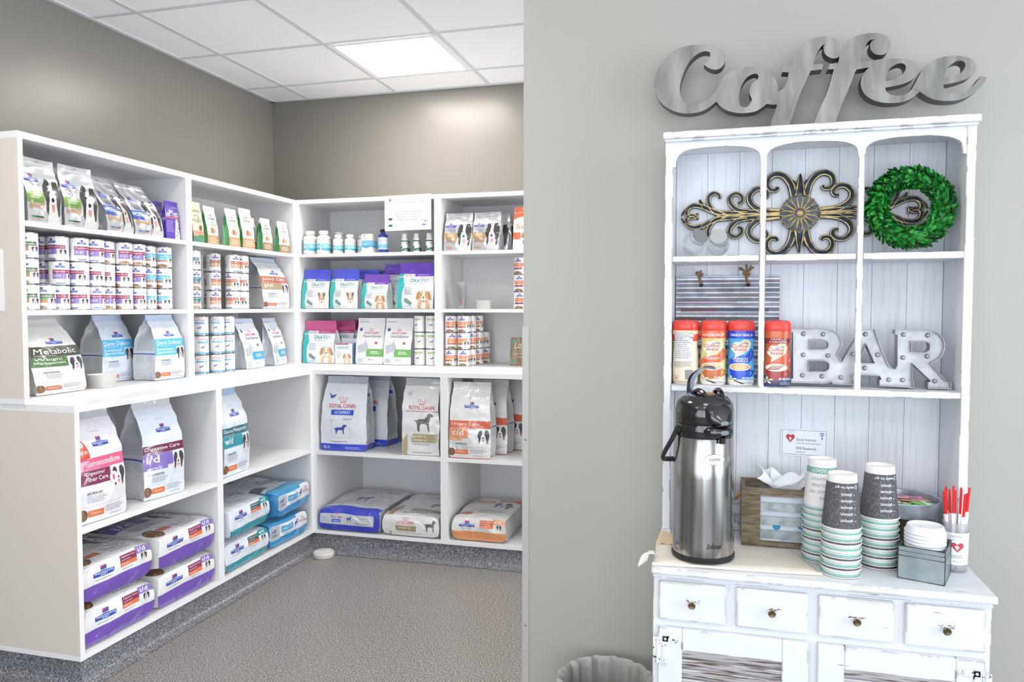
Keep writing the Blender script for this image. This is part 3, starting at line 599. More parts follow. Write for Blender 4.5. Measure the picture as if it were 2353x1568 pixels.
put(o1, 'B', -2.374, 4.142, -.011, 0, .085); put_copy(o1, 'blue topped dental chew bag second from the left end', 'B', -2.182, 4.140, -.011, 0, .085); put_copy(o1, 'blue topped dental chew bag mostly hidden behind the second one', 'B', -2.100, 4.24, -.011, 0, .085); put_copy(o1, 'blue topped dental chew bag at the back left of the small purple one', 'B', -2.085, 4.335, -.011, 0, .085)
o3 = bag('dental_chew_bag', 'small purple topped dental chew bag in front', 'treat bag', None, .165, .085, .205, ora('7b4fc0', '14', 1, 1), 'e8e8ea', 'film', OP, seal='7b4fc0', seal_t=.76, wr=.004, seed=13, left='35b5b5'); put(o3, 'B', -1.980, 4.138, -.011, 0, .085)
o5 = bag('dental_chew_bag', 'large purple topped dental chew bag against the divider', 'treat bag', 'large purple topped dental chew bags', .225, .09, .27, ora('6f45c8', '30', 1, 1), 'e8e8ea', 'film', OP, seal='6f45c8', seal_t=.76, wr=.003, seed=14, left='35b5b5'); put(o5, 'B', -1.722, 4.142, -.011, 0, .09); put_copy(o5, 'large purple topped dental chew bag behind the small one', 'B', -1.87, 4.25, -.011, 0, .09)
o6 = bag('dental_chew_bag', 'pink topped dental chew bag at the left end of the counter', 'treat bag', 'pink topped dental chew bags', .213, .10, .258, ora('c04a7e', '30', 1, 1, dog='e0bd98', tongue=False), 'e6eaee', 'film', OP, seal='c8548a', seal_t=.78, wr=.006, seed=15, left='3fc0d0', lx=-.03); put(o6, 'B', -2.357, 4.145, z3, 1, .10)
put_copy(o6, 'pink topped dental chew bag behind the small carton', 'B', -2.285, 4.262, z3, -4, .10); put_copy(o6, 'pink topped dental chew bag farthest back on the counter', 'B', -2.225, 4.375, z3, -6, .10)
A = Art(); A.rect(.05, .94, .8, 1, 'b34a76'); A.text('ORAVET', .12, .72, .85, .86, '45a6a8', .01); A.lines(.1, .3, .4, .6, 4, 'b5bac0'); pup(A, .44, 0, .95, .55, 'e0bd98', tongue=False)
m = MB(); m.box(-.055, -.05, 0, .055, .05, .122, ink('e6e9ec')); m.decal(lambda u, v: (-.055 + .11*u, -.05, .122*v), 1, 1, A); B_ = Art(); B_.rect(0, 0, 1, 1, '8fb9e3'); B_.lines(.2, .1, .9, .9, 9, '6c97c9'); m.decal(lambda u, v: (.055, -.05 + .1*u, .122*v), 1, 1, B_)
t = thing('dental_chew_carton', 'small white dental chew carton with a blue side in front of the pink bags', 'carton'); m.build('box', t)
f = MB(); f.box(-.055, .048, .122, .055, .05, .150, ink('dfe3e8'), Matrix.Translation((0, .0, 0))); f.build('flap', t); put(t, 'B', -2.190, 4.143, z3, 4, .10)
r2 = bag('treat_pouch', 'green banded treat pouch left of its twin on the back counter', 'treat pouch', 'green banded treat pouches', .178, .09, .275, gat('6fae5c'), 'e2e2e3', 'film', POUCH, seal='dcdcde', wr=.004, seed=16, gus=.3); put(r2, 'B', -2.020, 4.146, z3, 1, .09); put_copy(r2, 'green banded treat pouch next to the green labelled tins', 'B', -1.8355, 4.138, z3, -1, .09)
h1 = bag('treat_pouch', 'silver treat pouch with tan panel at the left of the top right bay', 'treat pouch', 'silver treat pouches in the top right bay', .163, .068, .218, treat('b99468', 'HEALTHY', ['d98b4a', 'd98b4a']), 'cfd1d4', 'silver', TP, seal='d6d8db', extra=hook, wr=.006, seed=17, lx=.04); put(h1, 'B', -1.463, 4.145, .322, 3, .075)
put_copy(h1, 'silver treat pouch with tan panel, front of the right hand row', 'B', -1.290, 4.140, .322, -2, .075)
for i, l in enumerate(('second', 'third', 'fourth')): put_copy(h1, 'silver treat pouch with tan panel, %s in the right hand row' % l, 'B', -1.262 + .012*i, 4.230 + .088*i, .322, -3, .075)
A = Art(); A.rect(0, .62, 1, 1, 'e0683f'); A.ell(.5, .66, .5, .12, 'f1efee'); A.text('Soft', .1, .48, .8, .60, 'dd6a42'); A.rect(0, 0, 1, .12, 'f0eeec'); A.rect(0, .24, .3, .4, 'dd6a42'); pup(A, .3, .12, .95, .45, '9a6442')
put(bag('treat_pouch', 'orange topped treat pouch at the wall edge of the top right bay', 'treat pouch', None, .15, .06, .24, A, 'ecebea', 'film', POUCH, seal='e0683f', wr=.003, seed=18), 'B', -1.055, 4.150, .322, 0, .06)
# ---- large food bags of the lower units
LB = 'large standing food bags in the lower units'
A = hill('GastrointestinalBiome', 'e65f88', 'Digestive/', '7f2f58', sub2='Fiber Care', subw=.66, bh=(.47, .575), bx=.16, bx1=.92); A.poly([(0, .88), (.04, .84), (.2, .70), (.24, .58), (.01, .575)], 'dc4a36'); A.text('NEW', .04, .615, .2, .645, 'f8efec', .01); A.ell(.12, .70, .05, .03, 'cfd6dc', 8); A.ell(.72, .36, .09, .055, 'ece9ea'); A.ell(.72, .36, .03, .03, 'd05a86', 8)
g = bag('food_bag', 'white food bag with pink and purple bands, nearest in the lower unit', 'food bag', LB, .225, .14, .430, A, 'e3e2e8', 'film', STAND, seal='c6c8d0', sart=SIDE, side='d5d6d8', wr=.008, seed=20, ly=.04); put(g, 'L', 2.400, -2.300, -.825, -2, .14)
A = hill('Digestive Care', '6a2648', 'i/d', '7d66b4', 'Low Fat', subw=.68, bh=(.46, .545))
g = bag('food_bag', 'white food bag with maroon band and purple panel in the middle of its bay', 'food bag', LB, .215, .15, .425, A, 'd9e0ec', 'film', STAND, seal='d4d6da', sart=SIDE, side='cbccce', wr=.004, seed=21); put(g, 'L', 2.770, -2.320, -.825, -8, .15)
put_copy(g, 'white food bag with maroon band hidden behind the middle one', 'L', 2.63, -2.52, -.825, -3, .15)
A = hill('Glucose Management', '2c6a78', 'w/d', '3392a0', subw=.70, bh=(.455, .55), sub2='')
g = bag('food_bag', 'white food bag with teal bands beside the divider of the lower unit', 'food bag', LB, .235, .15, .428, A, 'dde6f1', 'film', STAND, seal='bcd0ec', sart=SIDE, side='cfd3d8', wr=.006, seed=22); put(g, 'L', 3.235, -2.300, -.825, 4, .15)
RSIDE = Art(); royal(RSIDE, .1, .80, .9, .83); RSIDE.rect(.1, .72, .9, .77, '3350c0'); RSIDE.lines(.1, .15, .9, .68, 20, 'a4a7ab'); RSIDE.rect(0, 0, 1, .08, '3848c0')
A = Art(); A.rect(0, 0, 1, .095, '3848c0'); A.text('8.6 lb', .06, .03, .2, .07, 'dfe3f5'); A.lines(.55, .02, .92, .06, 2, 'aab4ea'); royal(A, .18, .58, .76, .635); A.rect(.22, .485, .72, .555, '2f55c4'); A.text('ULTAMINO', .30, .50, .64, .54, 'eef1fb'); hound(A, .28, .23, .60, .36); A.outline(.24, .18, .66, .42, .006, 'bfc2c8', .004); A.text('VETERINARY DIET', .22, .115, .6, .135, '5a5d68'); A.poly([(.14, .78), (.2, .74), (.3, .76), (.26, .72), (.18, .70)], '33509a'); A.lines(.5, .42, .75, .45, 1, '9ea2aa')
g = bag('food_bag', 'white food bag with cobalt blue bottom, front of the pair', 'food bag', 'cobalt bottomed food bags', .278, .13, .430, A, 'dcdfe6', 'film', STAND, seal='b9c0cc', sart=RSIDE, side='cdd0d4', wr=.007, seed=23, lx=.02, gmin=.05); put(g, 'B', -2.100, 3.960, -.835, 3, .13)
put_copy(g, 'white food bag with cobalt blue bottom, standing behind its twin', 'B', -2.04, 4.16, -.835, -6, .13)
A = Art(); royal(A, .2, .60, .9, .65); A.rect(.12, .575, 1, .582, 'c8323c'); hound(A, .36, .32, .88, .56, '5b5a58'); rd = random.Random(5)
for i in range(26): A.ell(.45 + .32*rd.random(), .42 + .1*rd.random(), .012, .006, 'bab8b4', 5)
A.rect(.28, .175, .98, .285, 'a99b78'); A.text('URINARY SO', .31, .24, .68, .27, 'efeadc', .01); A.text('URINAIRE SO', .31, .19, .68, .22, 'efeadc', .01); A.lines(.3, .14, .9, .16, 1, '8e8c86'); A.lines(.3, .03, .95, .05, 1, '9c9a94'); A.poly([(.02, 0), (.03, .2), (.14, .28), (.16, .12), (.12, 0)], 'b5a67e'); A.ell(.2, .8, .06, .03, 'cfc3c3')
g = bag('food_bag', 'white food bag with a spotted dog picture and tan bar', 'food bag', LB, .225, .14, .430, A, 'e0e0e0', 'film', STAND, seal='c7c9cb', side='d6d6d4', wr=.008, seed=24, lx=-.03); put(g, 'B', -1.612, 3.950, -.835, 0, .14)
A = hill('Urinary Care', 'd3664a', 'c/d', 'e09a6a', 'Multicare', subw=.46, bh=(.40, .50), bx1=.72); A.rect(0, 0, 1, .008, 'd3664a')
g = bag('food_bag', 'white food bag with coral and orange bands, front of its row', 'food bag', 'coral banded food bags', .235, .11, .418, A, 'e0dfdf', 'film', STAND, seal='d6d6d6', sart=SIDE, side='c6c6c6', wr=.006, seed=25, bot='d3664a'); put(g, 'B', -1.320, 3.940, -.835, 2, .11)
put_copy(g, 'white food bag with coral band, second in its row', 'B', -1.262, 4.10, -.835, -4, .11); put_copy(g, 'white food bag with coral band, last in its row', 'B', -1.20, 4.26, -.835, -6, .11)
# ---- sacks lying flat, bottom end towards the room
def sack(name, label, w, L, h, end, top, base='e4e5e8', eb=None, seed=0, wr=.007, sidec=None, endcol=None, bows=.1, group='large sacks lying flat in the lower units', tp=.0):
    t = thing(name, label, 'food sack', group)
    def P(x, y, z):
        k = max(abs(x), abs(y)); X = w/2*x*(1 - .03*z*z - .015*(1-abs(x)))*(1 - .03*(y < -.98)*z*z); Y = L/2*y*(1 - .012*z*z) - (L*.012 if y < -.98 else 0)*(1-z*z)
        Zz = h/2*(1 + z*(1 - .12*abs(x)**12 - .10*abs(y)**14 + .03*(1-k*k)))
        n = noise.noise(V((X*7+seed*2.3, Y*7, Zz*9))); n2 = noise.noise(V((X*20+seed, Y*20, Zz*20)))
        X += wr*n*x; Y += wr*(n*1.1+n2*.8)*(abs(y)**4)*(1-abs(z)**4*.5); Zz += wr*(n*1.1+n2*.5)*(z > 0)*(1 - .7*abs(y)**6)
        return (X, Y, max(.001, Zz))
    F = dict(front=lambda u, v: P(2*u-1, -1, 2*v-1), right=lambda u, v: P(1, 2*u-1, 2*v-1), left=lambda u, v: P(-1, 1-2*u, 2*v-1), top=lambda u, v: P(2*u-1, 2*v-1, 1), bottom=lambda u, v: P(2*u-1, 1-2*v, -1), back=lambda u, v: P(1-2*u, 1, 2*v-1))
    mb_ = ink(base, 'film'); b = MB()
    for f, n, q in (('right', 10, 8), ('left', 10, 8), ('top', 12, 12), ('back', 12, 8), ('bottom', 4, 4)): b.surf(F[f], n, q, ink(sidec, 'film') if sidec and f in ('left', 'right') else mb_)
    if top: b.decal(F['top'], 12, 12, top, 'film')
    b.build('body', t)
    e = MB(); e.surf(F['front'], 14, 10, ink(endcol or base, 'film')); e.decal(F['front'], 14, 10, end, 'film'); e.build('end_panel', t)
    return t
e_id = sack_end('6f4fae', '8470b8'); tp_id = sack_top('6c56a6', '4b2038', 'i/d', 'Digestive Care'); zb = -1.298
s1 = sack('food_sack', 'purple banded sack, bottom left of the stacked four', .36, .5, .152, e_id, tp_id, seed=1, sidec='d8d8d6', group='purple banded sacks'); put(s1, 'L', 2.462, -2.292, zb, 0, .5)
s2 = put_copy(s1, 'purple banded sack, top left of the stacked four', 'L', 2.460, -2.300, zb + .167, 1, .5)
s3 = sack('food_sack', 'purple banded sack, bottom right of the stacked four', .375, .5, .152, e_id, tp_id, seed=4, wr=.006, sidec='dcdcda', group='purple banded sacks'); put(s3, 'L', 2.852, -2.292, zb, 0, .5)
put_copy(s3, 'purple banded sack, top right of the stacked four', 'L', 2.852, -2.290, zb + .167, 1, .5)
e_wd = sack_end('2f8f9e', '2f8f9e', '2d5a56', 'Digestive', .26, 'w/d'); tp_wd = Art(); tp_wd.lines(.1, .3, .6, .6, 6, '9aa3ad'); tp_wd.rect(0, .7, 1, .85, '7d8894')
w1 = sack('food_sack', 'teal banded sack at the bottom beside the divider', .372, .5, .149, e_wd, tp_wd, seed=6, base='dfe5ee', group='teal banded sacks'); put(w1, 'L', 3.298, -2.292, zb, 0, .5)
put_copy(w1, 'teal banded sack on top of its twin beside the divider', 'L', 3.302, -2.285, zb + .164, 3, .5)
e_rc = Art(); e_rc.rect(0, 0, 1, .34, '2f8bc4'); e_rc.rect(0, .86, .70, 1, '3f9ccf'); e_rc.poly([(.02, .28), (.02, .84), (.24, .84), (.26, .3), (.2, .26)], 'b4b9c1'); e_rc.rect(.3, .48, .6, .74, '3f9ccf'); e_rc.text('HYDROLYZED', .33, .56, .57, .66, 'e8f2f8'); hound(e_rc, .64, .46, .76, .78); royal(e_rc, .78, .56, .98, .66); e_rc.lines(.32, .38, .6, .44, 1, '9aa0a8'); e_rc.text('CANINE', .08, .42, .2, .5, '4a5560'); hound(e_rc, .08, .56, .18, .72, '4a5a90')
t_rc = Art(); t_rc.rect(0, 0, 1, .14, '4aa3d4'); t_rc.rect(.72, 0, 1, .42, '4aa3d4'); t_rc.poly([(0, .2), (.25, .2), (.2, .34), (0, .34)], '6d737c'); hound(t_rc, .28, .62, .52, .78); t_rc.outline(.2, .52, .62, .86, .008, 'b6bac0', .008); royal(t_rc, .4, .34, .7, .40)
w3 = sack('food_sack', 'bright blue and white sack at the bottom in the corner', .36, .52, .142, e_rc, t_rc, base='e1e4ea', seed=8, wr=.011, sidec='2f7fb8', endcol='e4e6ea', group='bright blue sacks'); put(w3, 'L', 3.690, -2.290, zb, -2, .52)
put_copy(w3, 'bright blue and white sack lying on top in the corner', 'L', 3.69, -2.270, zb + .164, 4, .52)
e = Art(); e.rect(0, 0, 1, .28, '3640b8'); e.rect(0, .80, 1, 1, '3c48c0'); e.rect(.93, 0, 1, 1, '3640b8'); e.rect(.02, .28, .9, .78, 'c4c7ce'); royal(e, .2, .58, .38, .68); e.rect(.22, .38, .36, .52, '2f55c4'); e.text('Ultamino', .24, .41, .34, .49, 'eef1fb'); hound(e, .46, .44, .55, .70, '3a4580'); e.lines(.6, .34, .88, .44, 1, '8d9199'); e.lines(.68, .6, .8, .68, 1, 'a0a4ac')
tq = Art(); tq.rect(0, 0, 1, .08, '3c48c0'); hound(tq, .36, .32, .62, .56, '33357a'); tq.outline(.28, .22, .7, .66, .008, 'b6bac0', .008); royal(tq, .28, .84, .88, .90, 'b34a58'); tq.lines(.3, .74, .7, .78, 1, '8085a8')
put(sack('food_sack', 'cobalt blue ended sack lying in the left bay of the back unit', .392, .48, .138, e, tq, base='dcdee2', seed=9, wr=.008, sidec='a9acb4', endcol='3640b8', group='sacks in the back unit'), 'B', -2.045, 3.925, -1.298, 0, .48)
e = Art(); royal(e, .26, .60, .56, .72); e.rect(.24, .56, .58, .575, 'c8323c'); e.rect(.24, .24, .6, .5, '9a8c66'); e.text('URINARY SO', .28, .34, .5, .44, 'efeadc'); hound(e, .74, .28, .96, .86, '6b6a67'); e.poly([(.1, 0), (.12, .2), (.16, .2), (.15, 0)], 'b5a67e'); e.lines(.2, .12, .9, .18, 1, 'b0aea8')
tq = Art(); tq.rect(.4, .14, 1, .26, '8f8158'); tq.text('URINARY SO', .44, .17, .78, .23, 'e4dfce'); hound(tq, .6, .34, .98, .6, '6b6a67'); royal(tq, .56, .78, .98, .84, 'b34a58'); tq.rect(.06, 0, .16, .4, 'a99a72'); tq.lines(.3, .06, .9, .1, 1, '9a9892')
put(sack('food_sack', 'tan and white sack with a spotted dog beside the cobalt sack', .345, .48, .128, e, tq, base='dfdfdd', seed=11, wr=.007, sidec='c4c4c0', group='sacks in the back unit'), 'B', -1.667, 3.930, -1.298, 0, .48)
e = sack_end('df9460', 'e09a62', 'd86a44', 'Urinary Care', .40, 'c/d'); tq = Art(); tq.rect(0, .1, .3, .22, 'd96a48'); tq.rect(.1, .70, .5, .82, 'd98a62'); tq.rect(.55, .8, 1, .95, 'cf6044'); collie(tq, .5, .4, .9, .75); tq.lines(.4, .2, .9, .35, 3, 'a9abad')
put(sack('food_sack', 'orange banded sack alone in the right bay of the back unit', .315, .44, .138, e, tq, base='e0dfdd', seed=12, wr=.007, sidec='a9a9a8', group='sacks in the back unit'), 'B', -1.268, 3.945, -1.298, 0, .44)
# ---- supplement bottles
def bottle(name, label, r, h, art, base='eceae6', cap='efefee', kind='plastic', grp=None, neck=.55, caph=.15, c=None):
    t = thing(name, label, 'bottle', grp); b = MB(); n = 24; hb = h*(.80-caph*.2)
    b.lathe([(r*.9, 0), (r, .004), (r, hb*.88), (r*.9, hb*.97), (r*neck, hb*1.06), (r*neck, h*(1-caph))], mat('bottle_' + base, base, .22, coat=.5), n)
    f = lambda u, v: ((r+.0003)*cos(2*pi*u + pi/2), (r+.0003)*sin(2*pi*u + pi/2), .006 + (hb*.86-.006)*v); b.decal(f, n, 1, art, 'plastic', .0003); b.build('body', t)
    q = r*(neck+.12); k = MB(); k.lathe([(q, h*(1-caph)), (q*1.02, h*(1-caph)+.002), (q, h-.003), (q*.9, h)], mat('cap_' + cap, cap, .4), n); k.build('cap', t); return t
def omega():
    A = Art()
    for x in (0, .5):
        A.win(x, 0, x+.5, 1); A.rect(.05, .2, 1, .62, '7fcbe2'); A.poly([(.05, .2), (.3, .12), (.6, .16), (1, .24), (1, .3), (.05, .3)], '4fb0d2'); A.text('OMEGA-3 PET', .25, .72, .8, .80, '9aa2a8'); A.rect(.05, .90, 1, .92, 'b9a988'); A.ell(.5, .92, .06, .05, '3a4270', 8); A.lines(.2, .34, .8, .55, 3, 'e4f2f6'); A.poly([(.85, .3), (.88, .5), (.92, .56), (.96, .4)], 'e9f5f8')
    return A.win()
om = omega(); GO = 'white supplement bottles on the top back shelf'
b1 = bottle('supplement_bottle', 'large white supplement bottle at the left end of the top back shelf', .043, .14, om, grp=GO); put(b1, 'B', -2.426, 4.145, .322, -5, .086)
put_copy(b1, 'large white supplement bottle second from the left end', 'B', -2.336, 4.145, .322, 0, .086); put_copy(b1, 'large white supplement bottle in the second row behind the first', 'B', -2.385, 4.245, .322, 5, .086); put_copy(b1, 'large white supplement bottle in the second row behind the second', 'B', -2.285, 4.25, .322, 5, .086)
b2 = bottle('supplement_bottle', 'small white supplement bottle third from the left end', .0325, .112, om, grp=GO); put(b2, 'B', -2.235, 4.150, .322, 0, .065)
put_copy(b2, 'small white supplement bottle fourth from the left end', 'B', -2.155, 4.146, .322, 8, .065); put_copy(b2, 'small white supplement bottle behind the third one', 'B', -2.19, 4.235, .322, 10, .065); put_copy(b2, 'small white supplement bottle behind the fourth one', 'B', -2.115, 4.23, .322, -5, .065); put_copy(b2, 'small white supplement bottle farthest back of its row', 'B', -2.085, 4.315, .322, -5, .065)
A = Art(); A.rect(0, .32, 1, .66, '7fc0e2'); A.poly([(0, .32), (.5, .24), (1, .34), (1, .4), (0, .4)], '5aa8d4'); A.text('3-6-9', .2, .4, .6, .5, 'eef6fa'); A.lines(.1, .74, .8, .82, 1, 'b9bcbf'); A.ell(.3, .92, .06, .03, '4a4a78', 8); A.rect(.12, .95, .9, .96, 'c9b58a')
def carton(lbl, s, f, rz=0):
    t = thing('supplement_carton', lbl, 'carton', 'supplement cartons'); m = MB(); m.box(-.033, -.033, 0, .033, .033, .109, ink('e6e3dd')); m.decal(lambda u, v: (-.033 + .066*u, -.033, .109*v), 1, 1, A); m.decal(lambda u, v: (.033, -.033 + .066*u, .109*v), 1, 1, A); m.build('box', t)
    k = MB(); k.box(-.033, -.033, .109, .033, .033, .111, ink('dedad2')); k.build('lid_flap', t); return put(t, 'B', s, f, .322, rz, .066)
carton('white and blue supplement carton in front on the top back shelf', -2.030, 4.147); carton('white and blue supplement carton behind the front one', -2.0, 4.232)
bl = Art(); bl.rect(.2, .14, .8, .96, 'e2e4ee'); bl.rect(.2, .2, .8, .5, '86c8e2'); bl.text('OMEGA-3', .36, .72, .64, .8, '7a82a0'); bl.lines(.35, .55, .65, .66, 2, 'a8aec4')
put(bottle('supplement_bottle', 'cobalt blue glass bottle with black cap beneath the notice', .030, .138, bl, '3038a0', '1d1d22', neck=.42, caph=.12), 'B', -1.940, 4.152, .322, 0, .06)
hy = Art()
for x in (0, .5): hy.win(x, 0, x+.5, 1); hy.rect(0, .86, 1, .97, '2e6a4e'); hy.text('HyLyt', .28, .60, .76, .78, '3a5248', .01); hy.poly([(0, 0), (1, .2), (1, .46), (.5, .3), (0, .2)], '2f6f52'); hy.rect(0, 0, 1, .12, '2f6f52'); hy.lines(.2, .03, .8, .16, 2, 'c8dcd0')
hy.win(); sh = bottle('shampoo_bottle', 'shampoo', .0205, .107, hy, 'eeeeee', 'f0f0ef', neck=.62, caph=.28, grp='small green labelled shampoo bottles')
for i, (x, f, l) in enumerate(((-1.797, 4.150, 'front left'), (-1.722, 4.150, 'front middle'), (-1.642, 4.150, 'front right'), (-1.812, 4.215, 'rear left'), (-1.742, 4.215, 'rear middle'), (-1.668, 4.215, 'rear right'))):
    c = sh if i == 0 else copy_tree(sh); c['label'] = 'small white shampoo bottle with green label, %s of six' % l; put(c, 'B', x, f, .322, -15, .041)
# notice hanging from the shelf top
A = Art(); A.rect(0, 0, 1, 1, 'e9e8e6'); A.ell(.12, .88, .03, .03, 'd8685f', 8); A.poly([(.09, .88), (.15, .88), (.12, .82)], 'd8685f'); A.text('Try our new samples of', .22, .85, .88, .92, '70767d'); A.text('HyLyt Shampoo! $3', .27, .76, .84, .83, '70767d')
for x, y in ((.3, .68), (.44, .66), (.6, .68), (.72, .6)): A.ell(x, y, .07, .055, 'd9d9da', 10)
for i, t_ in enumerate(('HyLyt is a soap free Hypoallergenic', 'shampoo great for normal, dry, or', 'sensitive skin. Try it and tell us', 'what you think')): A.text(t_, .21 + .02*i, .50 - .075*i, .82 - .035*i, .545 - .075*i, '5f6368')
A.rect(.09, .12, .17, .36, 'f4f4f4'); A.rect(.09, .30, .17, .36, '2f5f49'); A.rect(.09, .12, .17, .18, '2f6f52'); A.text('HyLyt', .1, .23, .16, .27, '3a5248'); A.text('ORION', .78, .26, .92, .30, '6f6a70'); A.ell(.88, .24, .02, .02, 'c8505a', 8); A.poly([(.78, .14), (.85, .17), (.91, .14), (.85, .12)], '6a86c0')
nf = lambda u, v: (-1.902 + .291*u, 4.1255 - .006*(1-v)*sin(u*3.1), Z(.446 + .205*v) + .004*(u-.5))
m = MB(); m.surf(nf, 6, 6, ink('e9e8e6')); m.decal(nf, 6, 6, A); m.surf(lambda u, v: (nf(u, v)[0], nf(u, v)[1] + .0004, nf(u, v)[2]), 6, 6, ink('e9e8e6'))
tag(m.build('paper_notice'), 'white shampoo notice taped over the top edge of the back shelving', 'notice')
# measuring cups, weigh boats, wooden plaque, floor disc, leaflet
clr = mat('clear_plastic', 'e9ecef', .12, trans=.75, alpha=.55)
mc = None
for i in range(9):
    if mc is None:
        mc = thing('measuring_cup', 'cup', 'measuring cup', 'stack of clear measuring cups'); m = MB(); m.lathe([(0, .001), (.0185, .0005), (.0190, .001), (.0268, .078), (.0282, .080), (.0264, .0804), (.0264, .078), (.0186, .0014), (0, .0014)], clr, 20, caps=False); m.build('cup', mc)
        k = Art(); k.lines(.46, .25, .56, .8, 7, 'b5474f'); k.text('MEASURE', .42, .82, .6, .9, '5a5f8a'); m = MB(); m.decal(lambda u, v: ((.0194+.0062*v)*cos(2*pi*u + pi/2), (.0194+.0062*v)*sin(2*pi*u + pi/2), .004+.062*v), 20, 1, k, 'paper', .00015); m.build('scale', mc); c = mc
    else: c = copy_tree(mc)
    c.location = (-1.447, 4.185, Z(-.011) + .0006 + .0095*i); c.rotation_euler = (0, 0, R(12*(i % 3))); c['label'] = 'clear measuring cup, %s in the stack on the middle shelf' % ['lowest', 'second lowest', 'third lowest', 'fourth lowest', 'middle one', 'fourth from top', 'third from top', 'second from top', 'topmost'][i]
wbm = mat('weigh_dish', 'f2f1ee', .5)
def dishes(n, x, y, z, r, where, gp, sx=1):
    p = None
    for i in range(n):
        if p is None:
            p = MB().lathe([(r*.86, 0), (r*.9, .0025), (r, .0062), (r+.001, .0068), (r*.98, .0066), (r*.86, .0026), (0, .0022)], wbm, 24, caps=False, sq=2).build('weigh_dish'); c = p
        else: c = p.copy(); COL.objects.link(c)
        c.location = (x, y, Z(z) + .0006 + .006*i); c.rotation_euler = (0, 0, R(.4*(i % 3)))
        tag(c, 'white square plastic dish, %s' % ('bottom of the stack ' if i == 0 else 'top of the stack ' if i == n-1 else 'layer %s of the stack ' % ['', 'two', 'three', 'four', 'five', 'six', 'seven', 'eight', 'nine'][i]) + where, 'dish', gp)
dishes(9, -2.552, 2.668, -.343, .05, 'on the left counter', 'square dishes on the left counter'); dishes(8, -1.312, 4.19, -.011, .042, 'on the middle shelf', 'square dishes on the middle shelf')
wd = mat('barnwood', '8c7661', .7, mix='b3a08a', mscale=6, mstretch=(14, 14, 1.5), mlo=.4, mhi=.6)
A = Art(); A.text('Love', .2, .60, .86, .86, 'ece8e0', 0, .08); A.text('IS A', .42, .50, .6, .55, 'd9d2c6'); A.text('FOUR-LEGGED', .16, .38, .84, .44, 'd9d2c6'); A.text('WORD', .36, .26, .66, .32, 'd9d2c6')
for x, y in ((.2, .86), (.8, .86), (.18, .14), (.78, .14)): A.ell(x, y, .09, .06, '5aa99c', 9)
t = thing('wooden_plaque', 'small wooden plaque reading Love standing at the wall edge', 'plaque'); m = MB(); m.box(-.063, 0, 0, .063, .014, .163, wd); m.decal(lambda u, v: (-.063 + .126*u, 0, .163*v), 1, 1, A); m.build('board', t)
m = MB()
for a in ((-.0645, -.001, 0, -.0615, .015, .1645), (.0615, -.001, 0, .0645, .015, .1645), (-.0615, -.001, .1625, .0615, .015, .165)): m.box(*a, mat('teal_edge', '86b3a6', .6))
m.build('painted_edge', t); t.location = (-1.128, 4.30, Z(-.343) + .0022); t.rotation_euler = (R(-8), 0, 0)
t = thing('floor_disc', 'round off-white disc lying on the floor by the plinth corner', 'disc', None, (-2.175, 3.86, .001)); MB().lathe([(.056, 0), (.060, .006), (.060, .024), (.054, .031), (0, .032)], mat('disc', 'cfccc4', .5), 40).build('body', t); MB().lathe([(.05, .032), (.044, .0335), (0, .034)], mat('disc_top', 'd9d6cf', .5), 40).build('top_plate', t)
A = Art(); A.rect(0, 0, 1, 1, 'd9d6d2'); A.rect(0, 0, 1, .2, 'b0685c'); A.lines(.1, .3, .9, .9, 6, 'a5a19b')
m = MB(); m.box(-2.64, 2.565, Z(-.3425), -2.545, 2.61, Z(-.3415), ink('d9d6d2')); m.decal(lambda u, v: (-2.545 - .095*v, 2.565 + .045*u, Z(-.3415)), 1, 1, A); tag(m.build('leaflet'), 'thin leaflet lying on the left counter between bag and dishes', 'leaflet')
# ================================================================== hutch and sideboard
pw = worn('distressed_white'); pbk = mat('white_boards', 'e6e8ee', .5, bump=.1, bscale=30, stretch=(60, 60, 2), dist=.001, mix='d3d4da', mscale=5, mstretch=(30, 30, 1.2), mlo=.5, mhi=.8); pwv = worn('distressed_white_vertical', grain=(40, 40, 3))
def wp(mb, name, t): return mb.build(name, t, -t.location)
h = thing('hutch_shelf', 'distressed white open hutch with three arched bays standing on the sideboard', 'hutch', None, (.2165, 2.11, Z(-.62)))
for x0, x1, s in ((-.140, -.122, -1), (.555, .573, 1)):
    m = MB(); m.box(x0, 2.026, Z(-.618), x1, 2.208, Z(.429), pwv, ch=.0015); wp(m, 'side_panel', h)
    m = MB(); m.box(x0-.001, 2.016, Z(-.585), x1+.001, 2.028, Z(.428), pwv, ch=.002); wp(m, 'stile', h)
    m = MB(); m.prism([(2.010, Z(-.6195)), (2.045, Z(-.6195)), (2.050, Z(-.590)), (2.045, Z(-.585)), (2.014, Z(-.585)), (2.006, Z(-.605))], x0-.003, x1+.003, pw, 'x'); wp(m, 'foot', h)
m = MB(); m.box(-.146, 2.000, Z(.430), .579, 2.208, Z(.448), pw, ch=.003); m.box(-.142, 2.008, Z(.424), .575, 2.20, Z(.431), pw, ch=.001); wp(m, 'top_board', h)
ol = [(-.1215, .425), (.5545, .425)]
def arch(xr, xl, end=0):
    n = 14; out = []
    for k in range(n+1):
        a = pi*k/n; c = cos(a); s = abs(sin(a)) ** .62; out.append(((xr+xl)/2 + (xr-xl)/2*(abs(c) ** .75)*(1 if c >= 0 else -1), .368 + .040*s))
    return out
ol += [(.5545, .360), (.547, .360)] + arch(.546, .335) + [(.333, .3655), (.322, .3655)] + arch(.320, .108) + [(.106, .3655), (.096, .3655)] + arch(.094, -.114) + [(-.115, .360), (-.1215, .360)]
m = MB(); m.prism([(a, Z(b)) for a, b in ol], 2.019, 2.032, pw); wp(m, 'arched_valance', h)
